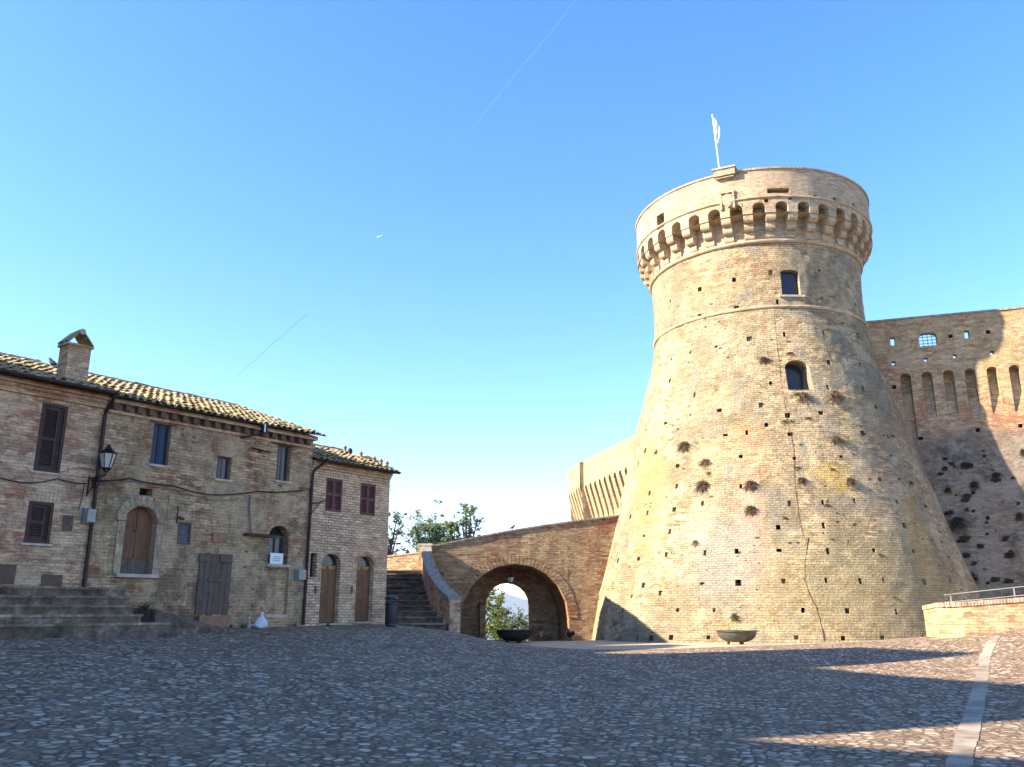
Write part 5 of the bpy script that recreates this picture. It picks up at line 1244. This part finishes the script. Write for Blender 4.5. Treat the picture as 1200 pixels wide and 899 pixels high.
p = tb(607, 712, 54); t = thing('bare_sapling', 'thin nearly bare sapling against the hazy hills in the archway', 'tree', (p.x, p.y, -3)); mb = MB(); mb.tube([(p.x, p.y, -3.2), (p.x+.05, p.y, p.z)], [.03, .008], 6)
lf = MB()
for k in range(14):
    f = .55+.45*k/14; b = Vector((p.x+.05*f, p.y, -3.2+(p.z+3.2)*f)); e = b+Vector((rnd.uniform(-.45, .45), rnd.uniform(-.4, .4), rnd.uniform(.05, .4))); mb.tube([b, e], [.01, .004], 4); leafcloud(lf, e, .10, 7, .06, rnd)
obj('trunk', mb, M['bark'], t); obj('crown', lf, M['leaf_pine'], t, merge=False)

def tuft_mesh(name, seed, blades, L, mat, droop):
    rnd = random.Random(seed); mb = MB()
    for _ in range(int(blades*1.3)):
        a = rnd.uniform(-1.5, 1.5); el = rnd.uniform(-.9, 1.2); d = Vector((math.cos(el)*math.cos(a), math.cos(el)*math.sin(a), math.sin(el))); l = L*rnd.uniform(.35, 1.0); d.x = abs(d.x)*.8+.1
        p0 = Vector((0, rnd.uniform(-.12, .12)*L, rnd.uniform(-.1, .1)*L)); p1 = p0+d*l*.55; p2 = p0+d*l+Vector((0, 0, -droop*l)); s = Vector((-d.y, d.x, rnd.uniform(-.4, .4))).normalized()*L*.020
        u = (rnd.random()*40, rnd.random()*40); mb.face([p0-s, p0+s, p1+s, p1-s], [u]*4); mb.face([p1-s, p1+s, p2], [u]*3)
        if rnd.random() < .8: q = p1.lerp(p2, rnd.random()); mb.face([q, q+s*3+Vector((0, 0, .03*L)), q+s*2.2-d*L*.1], [u]*3)
    me_o = obj(name, mb, mat, None, merge=False); return me_o
proto = [tuft_mesh('wall_weed', 1, 260, 1.0, M['weed'], .35), tuft_mesh('wall_weed', 2, 150, 1.0, M['weed'], .5), tuft_mesh('wall_weed', 3, 110, 1.0, M['weed_green'], .2), tuft_mesh('wall_weed', 4, 200, 1.0, M['weed_dark'], .5)]
def patch_mesh(name, seed, mat, leaf=.075):
    rnd = random.Random(seed); mb = MB(); y = z = 0.0
    for k in range(9):
        r_ = rnd.uniform(.10, .26)*(1-.05*k)
        for _ in range(42):
            a = rnd.uniform(0, 6.28); q = r_*rnd.random()**.6; c = Vector((rnd.uniform(.0, .16)*(1-q/r_*.6), y+q*math.cos(a)*1.25, z+q*math.sin(a)*.8)); d = Vector((rnd.uniform(.1, 1), rnd.gauss(0, 1), rnd.gauss(-.4, .8))).normalized(); e = d.cross(Vector((rnd.random(), rnd.random(), rnd.random()))).normalized(); l = leaf*rnd.uniform(.5, 1.5); u = (rnd.random()*40, rnd.random()*40)
            mb.face([c-d*l, c+e*l*.35, c+d*l, c-e*l*.35], [u]*4)
        y += rnd.uniform(-.28, .28); z += rnd.uniform(-.14, .12)
    return obj(name, mb, mat, None, merge=False)
proto += [patch_mesh('wall_weed', 41+k, M['weed_dark'] if k != 1 else M['weed']) for k in range(4)]
used = [False]*8
def put_tuft(i, loc, nrm, size, lab, grp, sz=1.0, wide=1.0):
    o = proto[i] if not used[i] else proto[i].copy()
    if used[i]: COL.objects.link(o)
    used[i] = True; o.location = loc; o.rotation_euler = (0, 0, math.atan2(nrm.y, nrm.x)); o.scale = (size, size*wide, size*sz); tag(o, lab, 'weed', grp)
def tnorm(th): return tdir(th)
big = [((802, 523), 22, 0, 'big round dry brown bush on the left flank of the tower, highest large one'), ((823, 569), 22, 0, 'wide flat dry bush on the tower, left of two stacked dry bushes'), ((879, 568), 19, 0, 'upper of two dry bushes stacked one above the other on the tower'),
 ((879, 597), 17, 0, 'lower of two dry bushes stacked one above the other on the tower'), ((895, 422), 15, 0, 'thin reddish weed patch left of the arched tower window'), ((861, 724), 14, 2, 'green weed patch on the tower just above the sunlit grey bowl'),
 ((942, 465), 22, 1, 'wide weed fringe directly below the arched tower window'), ((978, 464), 24, 1, 'wide weed fringe to the right below the arched tower window'), ((996, 564), 16, 0, 'large dry bush near the shaded edge of the tower, halfway up'),
 ((939, 563), 14, 0, 'dry bush beside the yellow lichen patch on the tower front'), ((815, 636), 12, 1, 'dry tuft low on the tower, lowest of a cluster of three on the left front'), ((769, 530), 10, 2, 'greenish weed near the left edge of the tower, level with the big round bush')]
for (pt, wd, k, lab) in big:
    th, z = thit(*pt); p = TC+tdir(th)*(tr(z)-.03); put_tuft(k, Vector((p.x, p.y, z)), tdir(th), wd/24*.62, lab, 'weeds rooted in the tower brickwork', .75)
small = [(827,542,20),(831,554,8),(926,414,12),(914,408,8),(905,430,9),(932,462,11),(920,470,12),(899,482,8),(919,494,12),(914,524,14),(931,521,9),(926,531,9),(911,546,9),(947,490,10),(977,477,12),(925,507,10),(952,515,10),(980,515,20),(1011,524,14),(1037,502,12),(1050,487,7),(1060,529,9),(1044,534,10),(975,550,12),(931,592,12),(916,580,9),(935,548,10),(831,555,9),(829,621,10),(826,610,8),(846,625,8),(862,630,8),(887,630,8),(805,657,7),(864,684,9),(837,713,9),(787,645,6),(889,660,6),(861,669,6),(926,616,10),(834,582,8),(794,575,6),
 (969,592,9),(1067,566,14),(1084,593,10),(975,632,10),(1101,623,9),(1103,635,12),(1092,633,8),(1040,683,7),(1057,706,10),(1113,682,8),(1076,652,8),(1022,640,9),(1008,600,9),(1048,700,7),(1003,494,9),(990,500,10),(960,500,8),(1025,560,9),(967,478,12),(910,500,7),(1031,650,8),(1020,520,10),(990,480,9),(1000,580,10),(1045,590,9),(940,505,8),(955,530,8),(895,505,6),(1065,620,8),(970,570,8),(1015,610,7)]
rnd = random.Random(77)
small += [(int(x+rnd.uniform(-14, 14)), int(y+rnd.uniform(-10, 10)), rnd.uniform(5, 10)) for (x, y, w_) in small[:40] if x > 900]
for (x, y, wd) in small:
    th, z = thit(x, y); p = TC+tdir(th)*(tr(z)-.03); put_tuft(rnd.choice((1, 1, 1, 4, 5, 6, 7)), Vector((p.x, p.y, z)), tdir(th), wd/24*.46*rnd.uniform(.6, 1.2), 'small brown weed tuft growing from the tower brickwork', 'small weed tufts scattered over the tower', rnd.uniform(.35, .8), rnd.uniform(.8, 1.5))
cw = [(1166,564,20),(1133,582,22),(1138,599,10),(1121,613,20),(1130,631,24),(1177,631,16),(1177,650,22),(1155,626,12),(1160,678,20),(1178,680,18),(1133,677,20),(1141,569,14),(1135,546,12),(1192,606,12),(1155,613,10),(1106,537,14),(1136,545,14),(1152,534,10),(1198,530,10),(1117,547,8),(1100,555,14),(1167,557,12),(1118,660,16),(1145,640,14),(1190,590,10),(1128,650,18),(1112,600,14),(1140,660,12),(1110,575,10),(1185,560,9)]
cw += [(x+rnd.uniform(-9, 9), y+rnd.uniform(-6, 6), w_*rnd.uniform(.4, .8)) for (x, y, w_) in cw if x < 1190]
for (x, y, wd) in cw:
    u, z = whit(x, y); p = WSf(u, z, -.0); put_tuft(rnd.choice((4, 6, 7, 6, 3)), p, WN, wd/25*.72, 'dark weed clump on the shaded grey base of the curtain wall', 'weed clumps on the curtain wall', rnd.uniform(.6, 1.1), rnd.uniform(.8, 1.3))
# weeds at the foot of the patched wall and a plant at the right edge of the square
for (x, lab) in ((243, None), (285, None), (272, None), (346, None), (385, None)):
    b = fground(x, .1); put_tuft(2, b+Vector((0, 0, .02)), HN, .16, 'small green weed at the foot of the house walls', 'weeds at the foot of the houses')
b = F(fh(168, 705)[0], fh(168, 705)[1]-.2, -.1); put_tuft(2, b, HN, .45, 'green weed patch under the arched door, beside the steps', 'weeds at the foot of the houses', .7)
p = at(1211, 783, 18.4); p.z = gz(p.x, p.y); t = thing('potted_plant', 'small leafy plant in a terracotta pot at the right edge of the square', 'plant', p)
mb = MB(); mb.lathe(p, [(0, 0), (.13, 0), (.17, .24), (.19, .25), (.19, .29), (.16, .29), (.15, .26), (0, .25)], 20); obj('pot', mb, M['terracotta'], t)
mb = MB(); rnd = random.Random(6)
for k in range(46):
    a = rnd.uniform(0, 6.28); e = rnd.uniform(.1, 1.2); d = Vector((math.cos(a)*math.cos(e), math.sin(a)*math.cos(e), math.sin(e))); l = rnd.uniform(.12, .26); b = p+Vector((0, 0, .28)); s = Vector((-d.y, d.x, 0)).normalized()*.03; u = (k*1.3, k*.7)
    mb.face([b, b+d*l*.5+s, b+d*l, b+d*l*.5-s], [u]*4)
obj('leaves', mb, M['leaf'], t, merge=False)

# ------------------------------------------------------------------ birds
def bird(p, head, lab, s=1.0):
    t = thing('bird', lab, 'bird', p, 'birds perched on the roofs and bridge'); mb = MB(); h = Vector((math.cos(head), math.sin(head), 0)); p = Vector(p)
    mb.tube([p+(-h*.16+Vector((0, 0, .09)))*s, p+(-h*.08+Vector((0, 0, .10)))*s, p+Vector((0, 0, .13))*s, p+(h*.07+Vector((0, 0, .19)))*s, p+(h*.09+Vector((0, 0, .235)))*s, p+(h*.115+Vector((0, 0, .25)))*s, p+(h*.17+Vector((0, 0, .245)))*s], [.012*s, .04*s, .065*s, .045*s, .038*s, .030*s, .003*s], 10)
    for q in (-.02, .02):
        sd = Vector((-h.y, h.x, 0))*q*s; mb.tube([p+sd, p+sd+Vector((0, 0, .09*s))], .006*s, 5)
    obj('body', mb, M['bird'], t)
q = QA(fh(61, 430, -4)[0]-.0, 3.4, .16)
u, _ = bhit(601, 620); bird(BrS(u, ztop(u)+.085, .2), .3, 'small dark bird perched on the coping of the bridge')
r_ = ray(61, 431).normalized(); t_ = 15.0
while t_ < 40:
    p = o_+r_*t_; d = -(p-HP0).dot(HN)
    if d > -.3 and p.z < ZE_A+.02+(d+.40)*.345+.13: break
    t_ += .02
bird(p, 2.9, 'dark pigeon sitting on the tiled roof just left of the chimney', 1.1)

# ------------------------------------------------------------------ sky traffic (far above the haze)
def far(px, py, D): r = ray(px, py).normalized(); return Vector((0, 0, EYE))+r*D
mb = MB(); PA, PB = far(700, -30, 9000), far(519, 192, 9000); mb.tube([PA.lerp(PB, k/8)+Vector((0, 0, 12*math.sin(k*1.9))) for k in range(9)], [6, 6, 6, 6, 5, 5, 4, 3, 1.5], 8)
tag(obj('contrail', mb, mixtr('thin vapour', (.9, .92, .95), .02), None, base=far(678, 0, 9000)), 'faint white vapour trail slanting up to the top of the sky', 'vapour trail')
mb = MB(); mb.tube([far(277, 442, 9000), far(318, 404, 9000), far(361, 367, 9000)], [2, 6, 5], 8)
tag(obj('contrail', mb, mixtr('thin shaded vapour', (.12, .20, .34), .22), None, base=far(318, 404, 9000)), 'short thin dark streak in the lower left of the sky', 'vapour trail')
c = far(445, 277, 7000); t = thing('airliner', 'tiny bright white airliner in the middle of the sky', 'airliner', c); mb = MB()
dx = (far(449, 275.5, 7000)-c).normalized(); mb.tube([c-dx*22, c-dx*18, c+dx*14, c+dx*22], [1, 3.0, 3.0, .6], 10); obj('fuselage', mb, M['paper'], t)
for s in (-1, 1):
    sd = dx.cross(Vector((0, 0, 1))).normalized()*s; mb = MB(); mb.extrude([c+dx*5, c-dx*2, c-dx*9+sd*19, c-dx*6+sd*19], (0, 0, .8)); obj('wing', mb, M['paper'], t)
mb = MB(); mb.extrude([c-dx*15, c-dx*21, c-dx*22+Vector((0, 0, 8)), c-dx*19+Vector((0, 0, 8))], dx.cross(Vector((0, 0, 1))).normalized()*.8); obj('tail_fin', mb, M['paper'], t)

# ------------------------------------------------------------------ houses beyond the left of the frame (their roofs throw the shade on the square)
def block(lab, prof, x0, x1, wins=True):
    t = thing('town_house', lab, 'house', (x0, prof[0][0], 0), 'town houses along the left of the square'); mb = MB()
    poly = [(y, -1.0) for y in (prof[0][0],)]+prof+[(prof[-1][0], -1.0)]
    f = [Vector((x0, y, z)) for y, z in poly]; b = [Vector((x1, y, z)) for y, z in poly]; mb.face(f[::-1]); mb.face(b)
    mb.face([f[0], b[0], b[1], f[1]][::-1]); mb.face([f[-2], b[-2], b[-1], f[-1]][::-1]); obj('wall', mb, M['house_a'], t)
    rf = MB()
    for i in range(1, len(prof)):
        a, c = Vector((0, *prof[i-1])), Vector((0, *prof[i])); d = (c-a).normalized(); n = Vector((0, -d.z, d.y)); rf.extrude([Vector((x0+.0, a.y, a.z))+n*.003, Vector((x0+.0, c.y, c.z))+n*.003, Vector((x0, c.y, c.z))+n*.14, Vector((x0, a.y, a.z))+n*.14], (x1-x0, 0, 0))
    obj('roof', rf, M['tile'], t)
    y0, y1 = prof[0][0], prof[-1][0]; n = int((y1-y0)/2.4)
    for k in range(n):
        for z in (3.2, 6.0):
            y = y0+(k+.5)*(y1-y0)/n; w_ = MB(); w_.box((x0+.02, y, z), (.03, 0, 0), (0, .42, 0), (0, 0, .65)); o = obj('window', w_, M['shutter_dark'], t); s_ = MB(); s_.box((x0+.06, y, z-.72), (.08, 0, 0), (0, .5, 0), (0, 0, .04)); obj('sill', s_, M['stone'], o)
XB = -16.0
def bp(x, y, z):                                # roof point that throws its shade on (x, y, z)
    k = (x-XB)/math.sin(R(SUN_AZ-180)); return (y-k*math.cos(R(SUN_AZ-180)), z+k*math.tan(R(SUN_EL)))
pN1, pT1, pA, pB, pC = bp(7.4, 22, .2), bp(12, 23, .45), bp(9.85, 25.9, .55), bp(7.6, 26.6, .5), bp(4.0, 26.6, .38)
block('tall brick house just outside the left edge of the view', [(pN1[0]+.15, pT1[1]-.1), (pT1[0]+.15, pT1[1]), pA, (pA[0]+.3, pA[1]-4.5)], XB, XB-7)
pE, pX, pF, pM = bp(9.8, 17.4, .15), bp(11.6, 16, .2), bp(7.4, 13.2, .05), bp(2.7, 11.5, .05)
block('gabled brick house left of the camera', [(pM[0]+.05, pM[1]), pF, pX, pE, (pN1[0], pN1[1])], XB, XB-8)
pG, pH = bp(5.7, 10.0, -.15), bp(8.3, 9.1, -.1)
block('long brick house left behind the camera', [(-14, 10.0), (0, 11.8), pH, pG, (pM[0], pM[1]-.1)], XB, XB-9)
block('unseen shade-casting block added behind the small yellow brick house', [(33.9, 7.35), (36.5, 7.9), (39.6, 8.2)], -6.2, -8.0)  # added out of sight to cast the shade on the tower's lower left

# ------------------------------------------------------------------ mountains and haze
mb = MB(); MR = 9000
def mh(az, k):
    p = Vector((az*9, k*.7, 0)); ridge = 60+70*noise.noise(Vector((az*7+1.7, 0, 4)))+45*noise.noise(Vector((az*23, 0, 8)))+18*noise.noise(Vector((az*70, 0, 2)))+60*math.exp(-((az+.012)/.03)**2)
    return -260+(ridge+260)*max(0, 1-abs(k-3)/3.2)**.8
for i in range(220):
    a0, a1 = -1.1+2.2*i/220, -1.1+2.2*(i+1)/220
    for k in range(6):
        q = []
        for (a, kk) in ((a0, k), (a1, k), (a1, k+1), (a0, k+1)):
            r_ = MR-1200+kk*400; q.append((r_*math.sin(a), r_*math.cos(a), mh(a, kk)))
        mb.face(q, sm=True)
tag(obj('mountains', mb, plain('wooded hills', (.07, .085, .05), 1, .4, .004, bump=0)), kind='structure')
t = NT('pale haze'); t.t.nodes.remove(t.bs); v = t.n('ShaderNodeVolumePrincipled'); v.inputs['Density'].default_value = 1.0e-4; v.inputs['Color'].default_value = (.80, .90, 1, 1); v.inputs['Anisotropy'].default_value = .3
t.l(v.outputs[0], t.out.inputs['Volume'])
mb = MB(); mb.box((0, 0, -20), (16500, 0, 0), (0, 16500, 0), (0, 0, 260)); hz = obj('haze', mb, t.mat); tag(hz, kind='stuff', label='pale blue summer haze over the valley')
